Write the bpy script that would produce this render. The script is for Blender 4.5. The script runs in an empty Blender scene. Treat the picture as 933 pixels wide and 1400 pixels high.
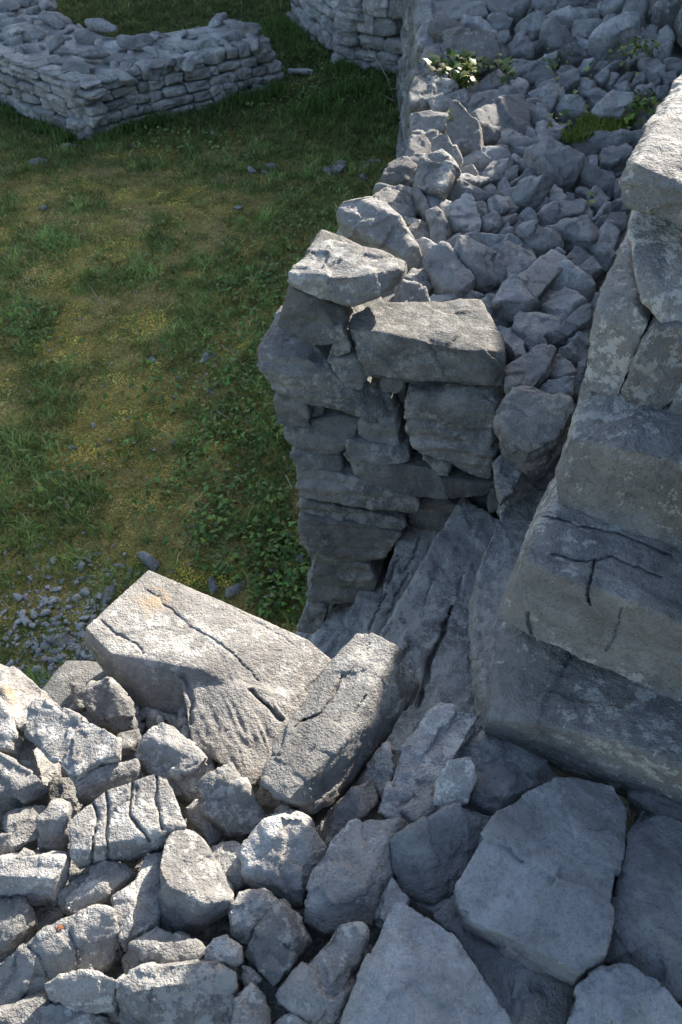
import bpy, bmesh, math, random
import numpy as np
from mathutils import Vector, Matrix, noise as mnoise
# ------------------------------------------------------------------ camera, sky, sun, exposure
S = bpy.context.scene
COL = S.collection
PITCH = 45.0
FPX = 1130.0                      # focal length in photograph pixels (1400 high)
EYE = 1.6
cam_d = bpy.data.cameras.new("camera"); cam = bpy.data.objects.new("camera", cam_d); COL.objects.link(cam)
cam.location = (0, 0, EYE); cam.rotation_euler = (math.radians(90 - PITCH), 0, 0)
cam_d.sensor_fit = 'VERTICAL'; cam_d.sensor_height = 22.3; cam_d.lens = 22.3 * FPX / 1400
cam_d.clip_end = 2000; cam_d.clip_start = .02
cam_d.dof.use_dof = True; cam_d.dof.focus_distance = 2.3; cam_d.dof.aperture_fstop = 5.6
S.camera = cam
SUN_AZ, SUN_EL = 33.0, 26.0       # azimuth right of the view direction, elevation
w = bpy.data.worlds.new("World"); S.world = w; w.use_nodes = True
nt = w.node_tree; bg = nt.nodes['Background']; sky = nt.nodes.new('ShaderNodeTexSky'); sky.sky_type = 'NISHITA'
sky.sun_disc = False; sky.dust_density = 2.0; sky.ozone_density = .6; sky.sun_elevation = math.radians(SUN_EL); sky.sun_rotation = math.radians(SUN_AZ)
nt.links.new(sky.outputs[0], bg.inputs[0]); bg.inputs[1].default_value = 0.115
sd = bpy.data.lights.new("sun", 'SUN'); sd.energy = 5.0; sd.angle = math.radians(.5); sd.color = (1, .91, .79)
so = bpy.data.objects.new("sun", sd); COL.objects.link(so)
a_, e_ = math.radians(SUN_AZ), math.radians(SUN_EL)
SUNV = Vector((math.sin(a_) * math.cos(e_), math.cos(a_) * math.cos(e_), math.sin(e_)))
so.rotation_euler = SUNV.to_track_quat('Z', 'Y').to_euler(); so.location = (4, 6, 6)
S.view_settings.view_transform = 'Standard'; S.view_settings.look = 'None'
S.view_settings.gamma = 1; S.view_settings.exposure = 1.55
S.render.engine = 'CYCLES'; S.cycles.use_denoising = True
LAWN = -1.7
rnd = random.Random(7)
# ------------------------------------------------------------------ pixel rays and noise
SP, CP = math.sin(math.radians(PITCH)), math.cos(math.radians(PITCH))
CAM = np.array([0, 0, EYE])
def ray(px, py):
    u = (px - 466.5) / FPX; v = (700 - py) / FPX
    return np.array([u, CP + v * SP, -SP + v * CP])
def on_z(px, py, z):
    r = ray(px, py); return CAM + r * ((z - EYE) / r[2])
def on_plane(px, py, pt, n):
    r = ray(px, py); return CAM + r * (np.dot(pt - CAM, n) / np.dot(r, n))
def to_px(P):
    d = P - CAM
    yc = d[:, 1] * SP + d[:, 2] * CP
    zc = d[:, 1] * CP - d[:, 2] * SP
    zc = np.maximum(zc, 1e-3)
    return np.stack([466.5 + FPX * d[:, 0] / zc, 700 - FPX * yc / zc], 1), zc
def _h(i, j, k, s):
    x = (i * 374761393 + j * 668265263 + k * 2147483647 + s * 974711) & 0xffffffff
    x = ((x ^ (x >> 13)) * 1274126177) & 0xffffffff
    x = (x ^ (x >> 16)) & 0xffffff
    return x / 8388608.0 - 1.0
def vn(p, s=0):
    f = np.floor(p).astype(np.int64); t = p - f; t = t * t * (3 - 2 * t)
    i, j, k = f[:, 0], f[:, 1], f[:, 2]; x, y, z = t[:, 0], t[:, 1], t[:, 2]
    def L(a, b, t): return a + (b - a) * t
    return L(L(L(_h(i, j, k, s), _h(i+1, j, k, s), x), L(_h(i, j+1, k, s), _h(i+1, j+1, k, s), x), y),
             L(L(_h(i, j, k+1, s), _h(i+1, j, k+1, s), x), L(_h(i, j+1, k+1, s), _h(i+1, j+1, k+1, s), x), y), z)
def fbm(p, o=3, s=0):
    r = 0; a = 1
    for i in range(o): r = r + a * vn(p * (2.03 ** i) + i * 17.3, s + i); a *= .5
    return r
# ------------------------------------------------------------------ materials
def nodes(name):
    m = bpy.data.materials.new(name); m.use_nodes = True; t = m.node_tree
    b = t.nodes['Principled BSDF']; return m, t, b
def N(t, typ, **kw):
    n = t.nodes.new(typ)
    for k, v in kw.items():
        if hasattr(n, k): setattr(n, k, v)
        else: n.inputs[k].default_value = v
    return n
def ramp(t, src, stops):
    r = t.nodes.new('ShaderNodeValToRGB'); t.links.new(src, r.inputs[0])
    e = r.color_ramp.elements
    while len(e) < len(stops): e.new(.5)
    for el, (p, c) in zip(e, stops):
        el.position = p; el.color = (c, c, c, 1) if not isinstance(c, tuple) else (*c, 1)
    return r
def mix(t, fac, a, b, mode='MIX'):
    m = t.nodes.new('ShaderNodeMix'); m.data_type = 'RGBA'; m.blend_type = mode
    if isinstance(fac, (int, float)): m.inputs[0].default_value = fac
    else: t.links.new(fac, m.inputs[0])
    for idx, x in ((6, a), (7, b)):
        if isinstance(x, tuple): m.inputs[idx].default_value = (*x, 1)
        else: t.links.new(x, m.inputs[idx])
    return m.outputs[2]
def stone_mat(name, dark, light, lichen=.5, warm=.3, bump=1.0, rough=.88, lich_col=(.50, .50, .47), stain=None):
    m, t, b = nodes(name)
    geo = N(t, 'ShaderNodeNewGeometry'); oi = N(t, 'ShaderNodeObjectInfo')
    mul = N(t, 'ShaderNodeVectorMath', operation='SCALE'); mul.inputs[0].default_value = (37, 91, 53)
    t.links.new(oi.outputs['Random'], mul.inputs['Scale'])
    add = N(t, 'ShaderNodeVectorMath', operation='ADD'); t.links.new(geo.outputs['Position'], add.inputs[0]); t.links.new(mul.outputs[0], add.inputs[1])
    P = add.outputs[0]
    def noise(sc, det=4, ro=.6, dist=0):
        n = N(t, 'ShaderNodeTexNoise'); n.inputs['Scale'].default_value = sc; n.inputs['Detail'].default_value = det
        n.inputs['Roughness'].default_value = ro; n.inputs['Distortion'].default_value = dist; t.links.new(P, n.inputs['Vector']); return n.outputs[0]
    n1 = noise(5.5, 4, .68, .8); n2 = noise(38, 4, .72); n3 = noise(190, 2, .7); n4 = noise(9, 3, .7, 1.2)
    col = mix(t, ramp(t, n1, [(.32, 0.), (.68, 1.)]).outputs[0], dark, light)
    col = mix(t, ramp(t, n2, [(.35, .78), (.7, 1.22)]).outputs[0], (0, 0, 0), col, 'MULTIPLY') if False else col
    sp = ramp(t, n2, [(.30, .62), (.5, 1.), (.72, 1.0)])
    col = mix(t, .8, col, sp.outputs[0], 'MULTIPLY')
    sp2 = ramp(t, n3, [(.32, .55), (.48, 1.)])
    col = mix(t, .55, col, sp2.outputs[0], 'MULTIPLY')
    # warm ochre stain
    wm = ramp(t, n4, [(.56, 0.), (.72, warm)])
    col = mix(t, wm.outputs[0], col, (.30, .235, .155))
    # pale lichen crusts with ragged edges
    vo = N(t, 'ShaderNodeTexNoise'); vo.inputs['Scale'].default_value = 26; vo.inputs['Detail'].default_value = 5; vo.inputs['Roughness'].default_value = .78
    ad2 = N(t, 'ShaderNodeVectorMath', operation='ADD'); t.links.new(P, ad2.inputs[0]); ad2.inputs[1].default_value = (5, 9, 2); t.links.new(ad2.outputs[0], vo.inputs['Vector'])
    big = noise(3.2, 2, .5)
    mm = N(t, 'ShaderNodeMath', operation='MULTIPLY_ADD'); t.links.new(big, mm.inputs[0]); mm.inputs[1].default_value = .55; t.links.new(vo.outputs[0], mm.inputs[2])
    th = .90 - .13 * lichen
    lm = ramp(t, mm.outputs[0], [(th, 0.), (th + .035, min(1, .35 + .5 * lichen))])
    col = mix(t, lm.outputs[0], col, lich_col)
    if stain:   # orange lichen in one place
        c0, rad = stain
        sb = N(t, 'ShaderNodeVectorMath', operation='DISTANCE'); t.links.new(geo.outputs['Position'], sb.inputs[0]); sb.inputs[1].default_value = tuple(c0)
        mr = N(t, 'ShaderNodeMapRange'); t.links.new(sb.outputs['Value'], mr.inputs[0]); mr.inputs[1].default_value = rad; mr.inputs[2].default_value = rad * .2; mr.inputs[3].default_value = 0; mr.inputs[4].default_value = .36
        ma = N(t, 'ShaderNodeMath', operation='ADD'); t.links.new(mr.outputs[0], ma.inputs[0]); t.links.new(n2, ma.inputs[1])
        col = mix(t, ramp(t, ma.outputs[0], [(.66, 0.), (.86, .55)]).outputs[0], col, (.36, .24, .12))
    # per-stone tone
    tn = N(t, 'ShaderNodeMapRange'); t.links.new(oi.outputs['Random'], tn.inputs[0]); tn.inputs[3].default_value = .72; tn.inputs[4].default_value = 1.25
    cm = N(t, 'ShaderNodeVectorMath', operation='SCALE'); t.links.new(col, cm.inputs[0]); t.links.new(tn.outputs[0], cm.inputs['Scale'])
    t.links.new(cm.outputs[0], b.inputs['Base Color'])
    b.inputs['Roughness'].default_value = rough
    b.inputs['Specular IOR Level'].default_value = .25
    bp = N(t, 'ShaderNodeBump'); bp.inputs['Strength'].default_value = .8 * bump; bp.inputs['Distance'].default_value = .008
    hh = N(t, 'ShaderNodeMath', operation='MULTIPLY_ADD'); t.links.new(n2, hh.inputs[0]); hh.inputs[1].default_value = 1.6; t.links.new(n3, hh.inputs[2])
    t.links.new(hh.outputs[0], bp.inputs['Height'])
    t.links.new(bp.outputs[0], b.inputs['Normal'])
    return m
M_FORE = stone_mat('limestone_pale', (.17, .168, .163), (.315, .31, .298), .45, .15)
M_BLUE = stone_mat('limestone_smooth', (.18, .185, .19), (.32, .325, .33), .0, .12, .9, lich_col=(.40, .40, .40))
M_TERR = stone_mat('limestone_rubble', (.215, .22, .22), (.38, .385, .385), .3, .12)
M_PIL = stone_mat('limestone_weathered', (.115, .117, .113), (.255, .257, .247), .5, .25, lich_col=(.36, .36, .345))
M_STEP = stone_mat('limestone_lichened', (.21, .212, .212), (.46, .46, .455), 1.0, .15, 1.3)
M_WALL = stone_mat('limestone_brown', (.15, .15, .147), (.275, .273, .266), .4, .14, 1.2)
M_SLAB = stone_mat('limestone_stained', (.185, .18, .172), (.33, .322, .305), .35, .2, stain=(on_z(208, 818, -.04), .075))
M_TALL = stone_mat('limestone_orange_lichen', (.17, .165, .16), (.31, .30, .29), .4, .3, stain=(on_z(15, 945, .03), .05))
M_GRAV = stone_mat('gravel_limestone', (.36, .36, .355), (.62, .62, .61), .2, .1)
M_CRUST = stone_mat('limestone_crusted', (.165, .163, .157), (.285, .28, .27), .9, .45, .8, lich_col=(.43, .42, .40))
M_FAR = stone_mat('limestone_far', (.21, .212, .21), (.40, .395, .38), .5, .2)
def attr_mat(name, rough=.8, sub=0):
    m, t, b = nodes(name); a = N(t, 'ShaderNodeAttribute'); a.attribute_name = 'tint'
    t.links.new(a.outputs[0], b.inputs['Base Color']); b.inputs['Roughness'].default_value = rough
    b.inputs['Specular IOR Level'].default_value = .2
    if sub:
        tr = N(t, 'ShaderNodeBsdfTranslucent'); t.links.new(a.outputs[0], tr.inputs[0])
        ms = N(t, 'ShaderNodeMixShader'); ms.inputs[0].default_value = sub
        out = t.nodes['Material Output']; t.links.new(b.outputs[0], ms.inputs[1]); t.links.new(tr.outputs[0], ms.inputs[2]); t.links.new(ms.outputs[0], out.inputs[0])
    return m
M_GRASS = attr_mat('grass_blades', .7, .4)
M_LEAF = attr_mat('ivy_leaves', .42, .15)
def flat_mat(name, c, rough=.9):
    m, t, b = nodes(name); n = N(t, 'ShaderNodeTexNoise'); n.inputs['Scale'].default_value = 60
    t.links.new(mix(t, n.outputs[0], tuple(x * .7 for x in c), tuple(x * 1.3 for x in c)), b.inputs['Base Color']); b.inputs['Roughness'].default_value = rough; return m
M_TWIG = flat_mat('dry_twig', (.33, .29, .22)); M_RUST = flat_mat('rusty_leaf', (.28, .10, .03))
M_SOIL = flat_mat('dark_earth', (.07, .065, .055))
# ------------------------------------------------------------------ objects
def tag(o, label=None, cat=None, group=None, kind=None):
    if label: o['label'] = label
    if cat: o['category'] = cat
    if group: o['group'] = group
    if kind: o['kind'] = kind
    return o
def empty(name, loc, label=None, cat=None, group=None, kind=None):
    o = bpy.data.objects.new(name, None); COL.objects.link(o); o.location = loc; o.empty_display_size = .1
    return tag(o, label, cat, group, kind)
TASKS = []
def hull_into(bm, pts):
    vs = [bm.verts.new(p) for p in pts]
    r = bmesh.ops.convex_hull(bm, input=vs)
    bad = {g for k in ('geom_interior', 'geom_unused') for g in r[k] if isinstance(g, bmesh.types.BMVert)}
    for v in bad:
        if v.is_valid: bm.verts.remove(v)
def prism_into(bm, rings):
    n = len(rings[0]); R = [[bm.verts.new(p) for p in r] for r in rings]
    bm.faces.new(R[0]); bm.faces.new(list(reversed(R[-1])))
    for a, b in zip(R, R[1:]):
        for i in range(n): bm.faces.new((a[i], b[i], b[(i+1) % n], a[(i+1) % n]))
def defer(name, bm, mat, parent, vox, opt):
    bmesh.ops.triangulate(bm, faces=[f for f in bm.faces if len(f.verts) > 3]); bmesh.ops.recalc_face_normals(bm, faces=bm.faces)
    co = np.array([v.co[:] for v in bm.verts]); c = (co.min(0) + co.max(0)) / 2; c[2] = co[:, 2].min()
    for v in bm.verts: v.co = v.co - Vector(c)
    me = bpy.data.meshes.new(name); bm.to_mesh(me); bm.free()
    o = bpy.data.objects.new(name, me); COL.objects.link(o); me.materials.append(mat)
    o.location = c
    if parent: o.parent = parent; o.location = Vector(c) - parent.location
    md = o.modifiers.new('r', 'REMESH'); md.mode = 'VOXEL'; md.voxel_size = vox; md.use_smooth_shade = True
    opt = dict(opt); opt['c'] = c; opt['vox'] = vox; TASKS.append((o, opt)); return o
def smooth(co, ed, it, k=.5):
    n = len(co); deg = np.bincount(ed.ravel(), minlength=n)[:, None].clip(1)
    for _ in range(it):
        s = np.zeros_like(co)
        for d in range(3):
            s[:, d] = np.bincount(ed[:, 0], co[ed[:, 1], d], n) + np.bincount(ed[:, 1], co[ed[:, 0], d], n)
        co = co * (1 - k) + s / deg * k
    return co
def seg_dist(q, pl):
    best = np.full(len(q), 1e9)
    for a, b in zip(pl, pl[1:]):
        a = np.array(a, float); b = np.array(b, float); d = b - a
        t = np.clip(((q - a) @ d) / max(d @ d, 1e-6), 0, 1)
        best = np.minimum(best, np.hypot(*(q - a - t[:, None] * d).T))
    return best
def finish_tasks():
    dg = bpy.context.evaluated_depsgraph_get(); dg.update()
    for o, k in TASKS:
        me = bpy.data.meshes.new_from_object(o.evaluated_get(dg))
        n = len(me.vertices); old = o.data; o.modifiers.clear(); mats = list(old.materials)
        if n == 0: bpy.data.meshes.remove(me); print('EMPTY', o.name); continue
        co = np.empty(n * 3, np.float32); me.vertices.foreach_get('co', co); co = co.reshape(-1, 3).astype(float)
        ed = np.empty(len(me.edges) * 2, np.int32); me.edges.foreach_get('vertices', ed); ed = ed.reshape(-1, 2)
        sz = k.get('sz') or float(np.sort(co.max(0) - co.min(0))[1])
        rg = np.random.RandomState(abs(hash(tuple(np.round(k['c'], 4)))) % 2**31)
        # chips: shave corners flat
        cen = (co.max(0) + co.min(0)) / 2
        for _ in range(k.get('chips', 10)):
            m = rg.randn(3); m /= np.linalg.norm(m); h = (co - cen) @ m; mx = h.max()
            cut = mx - sz * rg.uniform(.01, .12) * k.get('chip', 1.)
            ex = np.maximum(0, h - cut); co = co - ex[:, None] * m * .97
        co = smooth(co, ed, k.get('sm', 1), .12)
        W = co + k['c']
        nr = np.empty(n * 3, np.float32)
        me.vertices.foreach_set('co', co.astype(np.float32).ravel()); me.update(); me.vertices.foreach_get('normal', nr) if False else None
        nr = np.array([0.0]); vnrm = np.empty(n * 3, np.float32); me.vertex_normals.foreach_get('vector', vnrm); vnrm = vnrm.reshape(-1, 3).astype(float)
        so_ = rg.uniform(-50, 50, 3); am = k.get('amp', 1.)
        d = sz * .010 * am * fbm(W / (sz * .55) + so_, 2)
        # plates: stepped fracture relief
        q = fbm(W / (sz * .30) + so_ * 1.3, 3); fl = np.floor(q * 2.2); fr = q * 2.2 - fl
        d += sz * .012 * am * (fl + np.clip(fr * 9, 0, 1) - 1) * k.get('plate', .45)
        d += sz * .006 * am * fbm(W / (sz * .13) + so_, 3)
        # fracture facets: patches of slightly different plane that meet in creases
        for lev, (K, aa) in enumerate(((k.get('K', 9), .24), (26, .17))):
            sd_ = W[rg.randint(0, n, K)]; rv = rg.randn(K, 3)
            wp = W + sz * .05 * np.stack([fbm(W / (sz * .2) + so_ + j * 9, 2) for j in range(3)], 1)
            D = ((wp[:, None, :] - sd_[None]) ** 2).sum(2); ii = D.argmin(1)
            f = ((W - sd_[ii]) * rv[ii]).sum(1)
            d += aa * np.clip(f, -sz * .3, sz * .3) * .5 * k.get('facet', 1.) * am
        d += min(.0012, .3 * k['vox'] + .0004) * k.get('fine', 1.) * fbm(W / .008 + so_, 2)
        st = k.get('strata')
        if st:      # (direction, wavelength, amplitude): bedding layers
            ax, wl, aa = st; ax = np.array(ax, float); ax /= np.linalg.norm(ax)
            s = (W @ ax) / wl + .5 * fbm(W / (sz * .5) + so_, 2); side = 1 - np.abs(vnrm @ ax)
            d += aa * side * (vn(np.stack([s, s * 0 + so_[0], s * 0], 1), 3) + .6 * vn(np.stack([s * 2.7, s * 0 + so_[1], s * 0], 1), 5))
        rd = k.get('ridges')
        if rd:      # (direction along, wavelength, amplitude[, mask pixel centre, radius])
            ax, wl, aa = rd[:3]; ax = np.array(ax, float); ax /= np.linalg.norm(ax)
            cr = np.cross(ax, [0, 0, 1]); cr /= np.linalg.norm(cr)
            q = np.stack([(W @ cr) / wl, (W @ ax) / (wl * 6), W[:, 2] / (wl * 3)], 1)
            r = 1 - np.abs(fbm(q + so_ + .4 * fbm(W / (wl * 3), 2)[:, None], 2)) * 1.6
            mk = 1.
            if len(rd) > 3:
                px, _ = to_px(W); mk = np.clip(1.4 - np.hypot(px[:, 0] - rd[3], px[:, 1] - rd[4]) / rd[5], 0, 1)
            d += aa * (np.clip(r, -1, 1)) * mk
        W = W + vnrm * d[:, None]
        for pl, wd, dp in k.get('cracks', []):
            px, zc = to_px(W); px = px + np.stack([vn(W / .025, 11), vn(W / .025, 12)], 1) * 2.6 + np.stack([vn(W / .007, 13), vn(W / .007, 14)], 1) * 1.3
            ds = seg_dist(px, pl); vv = W - CAM; vv /= np.linalg.norm(vv, axis=1)[:, None]
            fm = np.clip(-(vnrm * vv).sum(1) * 3, 0, 1); g = np.clip(1.25 - ds / (wd * np.clip(.75 + .6 * vn(W / .03, 15), .3, 1.2)), 0, 1) * fm
            W = W + vv * (g * dp)[:, None]
        co = smooth(W - k['c'], ed, 1, .1)
        me.vertices.foreach_set('co', co.astype(np.float32).ravel())
        me.polygons.foreach_set('use_smooth', np.ones(len(me.polygons), bool)); me.update()
        me.materials.clear()
        for mt in mats: me.materials.append(mt)
        me.name = o.name; o.data = me; bpy.data.meshes.remove(old)
    # keep the detail, drop the triangles that carry none
    big = [o for o, k in TASKS if len(o.data.polygons) > 1200 and not k.get('keep')]
    for o in big:
        md = o.modifiers.new('d', 'DECIMATE'); md.ratio = .36
    dg = bpy.context.evaluated_depsgraph_get(); dg.update()
    for o in big:
        me = bpy.data.meshes.new_from_object(o.evaluated_get(dg)); old = o.data; o.modifiers.clear(); o.data = me; bpy.data.meshes.remove(old); me.name = o.name
        me.polygons.foreach_set('use_smooth', np.ones(len(me.polygons), bool))
    TASKS.clear()
def P2(s): return [tuple(float(v) for v in p.split(',')) for p in s.split()]
def tilef(ox, oy, sc): return lambda s: [(ox + x / sc, oy + y / sc) for x, y in P2(s)]
def vox_for(dist, q=1.9): return max(.0016, dist * q / 825)
# silhouette stone: outline in picture coordinates, brought to height z, domed toward the viewer, real depth behind
def sil(name, pix, z=0., mat=None, parent=None, dome=.27, up=.2, thick=.7, q=1.4, lean=None, grow=1.05, **opt):
    a = np.array(pix, float); c = a.mean(0); a = c + (a - c) * grow; pix = [tuple(v) for v in a]; C = on_z(c[0], c[1], z); n = CAM - C; dist = np.linalg.norm(n); n = n / dist
    n = n * .4 + np.array([0, 0, 1]) * .6 + (np.array(lean) if lean is not None else np.array([rnd.uniform(-.2, .2), rnd.uniform(-.15, .12), 0])); n /= np.linalg.norm(n)
    T = np.array([on_plane(x, y, C, n) for x, y in pix]); cen = T.mean(0)
    sz = np.sqrt((np.ptp(a[:, 0])) * np.ptp(a[:, 1])) * dist / FPX
    m = len(T); k0 = rnd.randrange(m); pts = list(T)
    # a few raised corners make a broken top plane and steep flanks
    tl = np.array([rnd.uniform(-.25, .25), rnd.uniform(-.15, .3)])
    for i in range(m):
        if rnd.random() < .35 and m > 4: continue
        f = rnd.uniform(.80, 1.0); p = cen + (T[i] - cen) * f
        r = (T[i] - cen)[:2] / sz
        pts.append(p + n * sz * max(.04, dome * (.75 + tl[0] * r[0] * 2 + tl[1] * r[1] * 2)) + np.array([0, up * sz * .35, 0]) * (1 - f) * 2)
    back = np.array([0, .25, -1.]); back /= np.linalg.norm(back)
    pts += list(cen + (T - cen) * .92 - n * sz * thick * .35); pts += list(cen + (T - cen) * .7 + back * sz * thick)
    bm = bmesh.new(); hull_into(bm, pts); opt.setdefault('sz', sz); opt.setdefault('chips', 5); opt.setdefault('chip', .8); opt.setdefault('K', 6)
    return defer(name, bm, mat, parent, vox_for(dist, q), opt)
# flat-topped stone: the outline is its upper face on a plane at height z with slopes, extruded down
def flat(name, pix, z=0., thick=.06, slope=(0, 0), mat=None, parent=None, flare=1.0, down=None, q=1.9, jit=.12, **opt):
    a = np.array(pix, float); c = a.mean(0); C = on_z(c[0], c[1], z); dist = np.linalg.norm(C - CAM)
    n = np.array([-slope[0], -slope[1], 1.]); n /= np.linalg.norm(n)
    T = np.array([on_plane(x, y, C, n) for x, y in pix]); cen = T.mean(0)
    dv = np.array(down, float) if down is not None else (-n * .5 + np.array([0, 0, -.5])); dv /= np.linalg.norm(dv)
    j = lambda: np.array([rnd.uniform(-1, 1) for _ in range(3)]) * thick * jit
    mid = [cen + (p - cen) * (1 + (flare - 1) * .6) + dv * thick * .55 + j() for p in T]
    bot = [cen + (p - cen) * flare * .93 + dv * thick + j() for p in T]
    bm = bmesh.new(); prism_into(bm, [list(T), mid, bot])
    opt.setdefault('sz', min(np.ptp(a[:, 0]), np.ptp(a[:, 1]) * 1.2) * dist / FPX)
    return defer(name, bm, mat, parent, vox_for(dist, q), opt)
# hull stone: picture points with their own heights (cm) or wall offsets, plus a push away for the hidden side
def hull(name, vs, mat=None, parent=None, push=(0, 0, -.1), shrink=.85, plane=None, q=1.9, z=0., extra=None, **opt):
    bm = bmesh.new(); groups = [vs] if not isinstance(vs[0], list) else vs; dist = 0; allp = []
    for g in groups:
        if plane is not None:
            pt, n = plane; P = np.array([on_plane(x, y, pt + n * h / 100, n) for x, y, h in g])
        else: P = np.array([on_z(x, y, z + h / 100) for x, y, h in g])
        cen = P.mean(0); B = cen + (P - cen) * shrink + np.array(push)
        hull_into(bm, list(P) + list(B)); dist = max(dist, np.linalg.norm(cen - CAM)); allp.append(P)
    A = np.concatenate(allp); px, _ = to_px(A); opt.setdefault('sz', min(np.ptp(px[:, 0]), np.ptp(px[:, 1])) * dist / FPX)
    return defer(name, bm, mat, parent, vox_for(dist, q), opt)
def V3(s): return [tuple(float(v) for v in p.split(',')) for p in s.split()]

# ------------------------------------------------------------------ walls that carry the scene
A3 = lambda *v: np.array(v, float)
# plane of the pillar end (far side of the passage)
PN = A3(-.218, -.976, .10); PN /= np.linalg.norm(PN); PPT = A3(-.30, 2.375, 0)
PPL = (PPT, PN)
# plane of the high wall end (right)
WN = A3(-.42, -.906, .06); WN /= np.linalg.norm(WN); WPT = A3(.31, .92, 0); WPL = (WPT, WN)
pil = empty('terrace_wall', (.1, 2.6, LAWN), 'weathered grey dry stone wall end across the passage, its wide top heaped with rubble', 'dry stone wall')
PB = (-PN * .42); PB[2] = 0
def pst(vs, mat=None, push=None, label=None, **k):
    k.setdefault('strata', ((0, .1, 1), .026, .010)); k.setdefault('amp', .85); k.setdefault('chips', 4); k.setdefault('chip', .6); k.setdefault('facet', .6); k.setdefault('plate', .8)
    o = hull('stone', V3(vs), mat or M_PIL, pil, push=PB if push is None else push, shrink=.92, plane=PPL, **k)
    if label: o['label'] = label
    return o
# every entry: picture x, picture y, centimetres proud of the wall plane
pst('396,390,1 375,447,3 386,455,3 446,479,4 471,472,3 482,428,-6 437,408,0 410,392,-4', chips=5)
pst('343,482,5 349,501,7 373,536,5 429,550,4 493,571,4 514,581,2 548,575,-3 535,540,-6 500,518,-6 446,482,-8 373,455,-14 420,490,5', label='long pale block jutting past the wall corner', chips=5, sz=90*3.2/1130)
pst('446,493,5 458,487,3 485,484,2 506,514,3 493,536,5 471,529,6')
pst('448,450,3 468,447,3 484,480,3 457,489,4')
pst('517,514,-2 556,522,-2 547,538,-2 522,537,-2')
pst('555,536,6 564,527,2 640,528,0 688,531,0 680,551,4 671,629,6 672,655,5 660,656,5 626,645,5 568,617,5 549,592,5 548,575,4 560,575,6 556,560,6', label='large squared block under the top slab', chips=4, sz=100*3/1130, cracks=[([(595, 573), (655, 574)], 1.6, .008)])
pst('373,543,3 396,541,2 418,548,2 424,571,3 424,590,3 401,587,3 390,579,3 376,580,3', chips=5)
pst('420,551,-3 446,560,-3 440,573,-3 424,581,-3')
pst('388,598,3 392,581,1 424,590,1 437,580,0 463,567,-1 495,572,-1 488,591,2 471,603,4 467,621,4 435,625,4 414,618,3 396,608,3', sz=.12)
pst('490,583,1 497,570,0 540,571,0 547,614,1 508,612,1 508,601,2 489,597,2')
pst('472,602,5 508,606,3 562,616,2 561,634,4 519,639,6 480,628,6 470,614,6')
pst('396,624,6 407,612,3 424,618,2 467,624,1 470,645,2 446,652,4 416,649,5 403,636,6', chips=5)
pst('467,618,4 480,630,5 519,638,3 562,638,2 600,643,1 610,662,2 612,684,3 568,680,4 545,673,5 508,663,5 483,650,5', sz=.12)
pst('402,638,6 440,648,5 487,652,3 542,668,2 574,682,2 574,706,3 504,697,5 409,681,7', label='long low course block with pale streaks', sz=.12)
pst('410,682,5 500,699,3 556,714,2 552,727,3 490,720,4 411,709,5', sz=.1)
pst('408,708,8 490,718,6 552,732,4 525,766,5 500,772,5 454,770,6 430,763,7 406,745,9', sz=.14)
pst('428,764,6 507,774,5 520,800,5 500,822,5 440,832,6 419,821,7', sz=.14)
pst('421,820,7 450,830,7 440,870,9 405,864,9', M_STEP)
pst('573,620,2 617,635,2 616,655,3 598,651,3')
pst('602,657,3 682,660,2 668,680,3 613,684,4')
pst('560,684,-3 613,684,-3 640,700,-4 600,740,-4 560,720,-6', sz=.08)
pst('515,541,-12 555,525,-12 556,600,-12 520,600,-12')
pst('666,670,3 686,670,3 692,690,4 670,704,5')
pst('613,684,-6 700,680,-6 690,720,-6 640,720,-6')
# three stones lying on the wall end
def top(o, name, label, cat='stone', group=None): tag(o, label, cat, group); return o
top(hull('cap_slab', V3('471,446,6 480,430,-2 519,414,-12 562,421,-16 630,420,-22 657,412,-26 670,433,-22 686,459,-10 691,480,0 692,512,3 686,527,5 640,525,5 596,525,6 545,520,6 501,513,6 489,490,7 481,472,7 544,478,7 643,481,6'),
   M_PIL, None, push=(.02, .12, -.10), shrink=.9, plane=PPL, q=1.5, chips=4, amp=.8, chip=.3, sz=.2, strata=((0, 0, 1), .05, .006)), 'cap_slab',
   'long flat cap slab laid across the pillar end, half of its top in sun', 'stone slab')
top(hull('cap_stone', V3('393,371,4 398,366,2 416,347,-8 455,322,-20 520,344,-16 554,357,-10 553,371,-4 530,398,3 512,406,4 484,416,5 437,407,5 392,387,5 400,383,6 437,386,6 489,379,5 536,368,-2'),
   M_FORE, None, push=(.03, .10, -.06), shrink=.9, plane=PPL, q=1.5, chips=4, amp=.9, chip=.3, sz=.14, strata=((0, 0, 1), .03, .006)), 'cap_stone',
   'sunlit flat corner stone with cracked edge on top of the pillar', 'stone')
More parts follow.
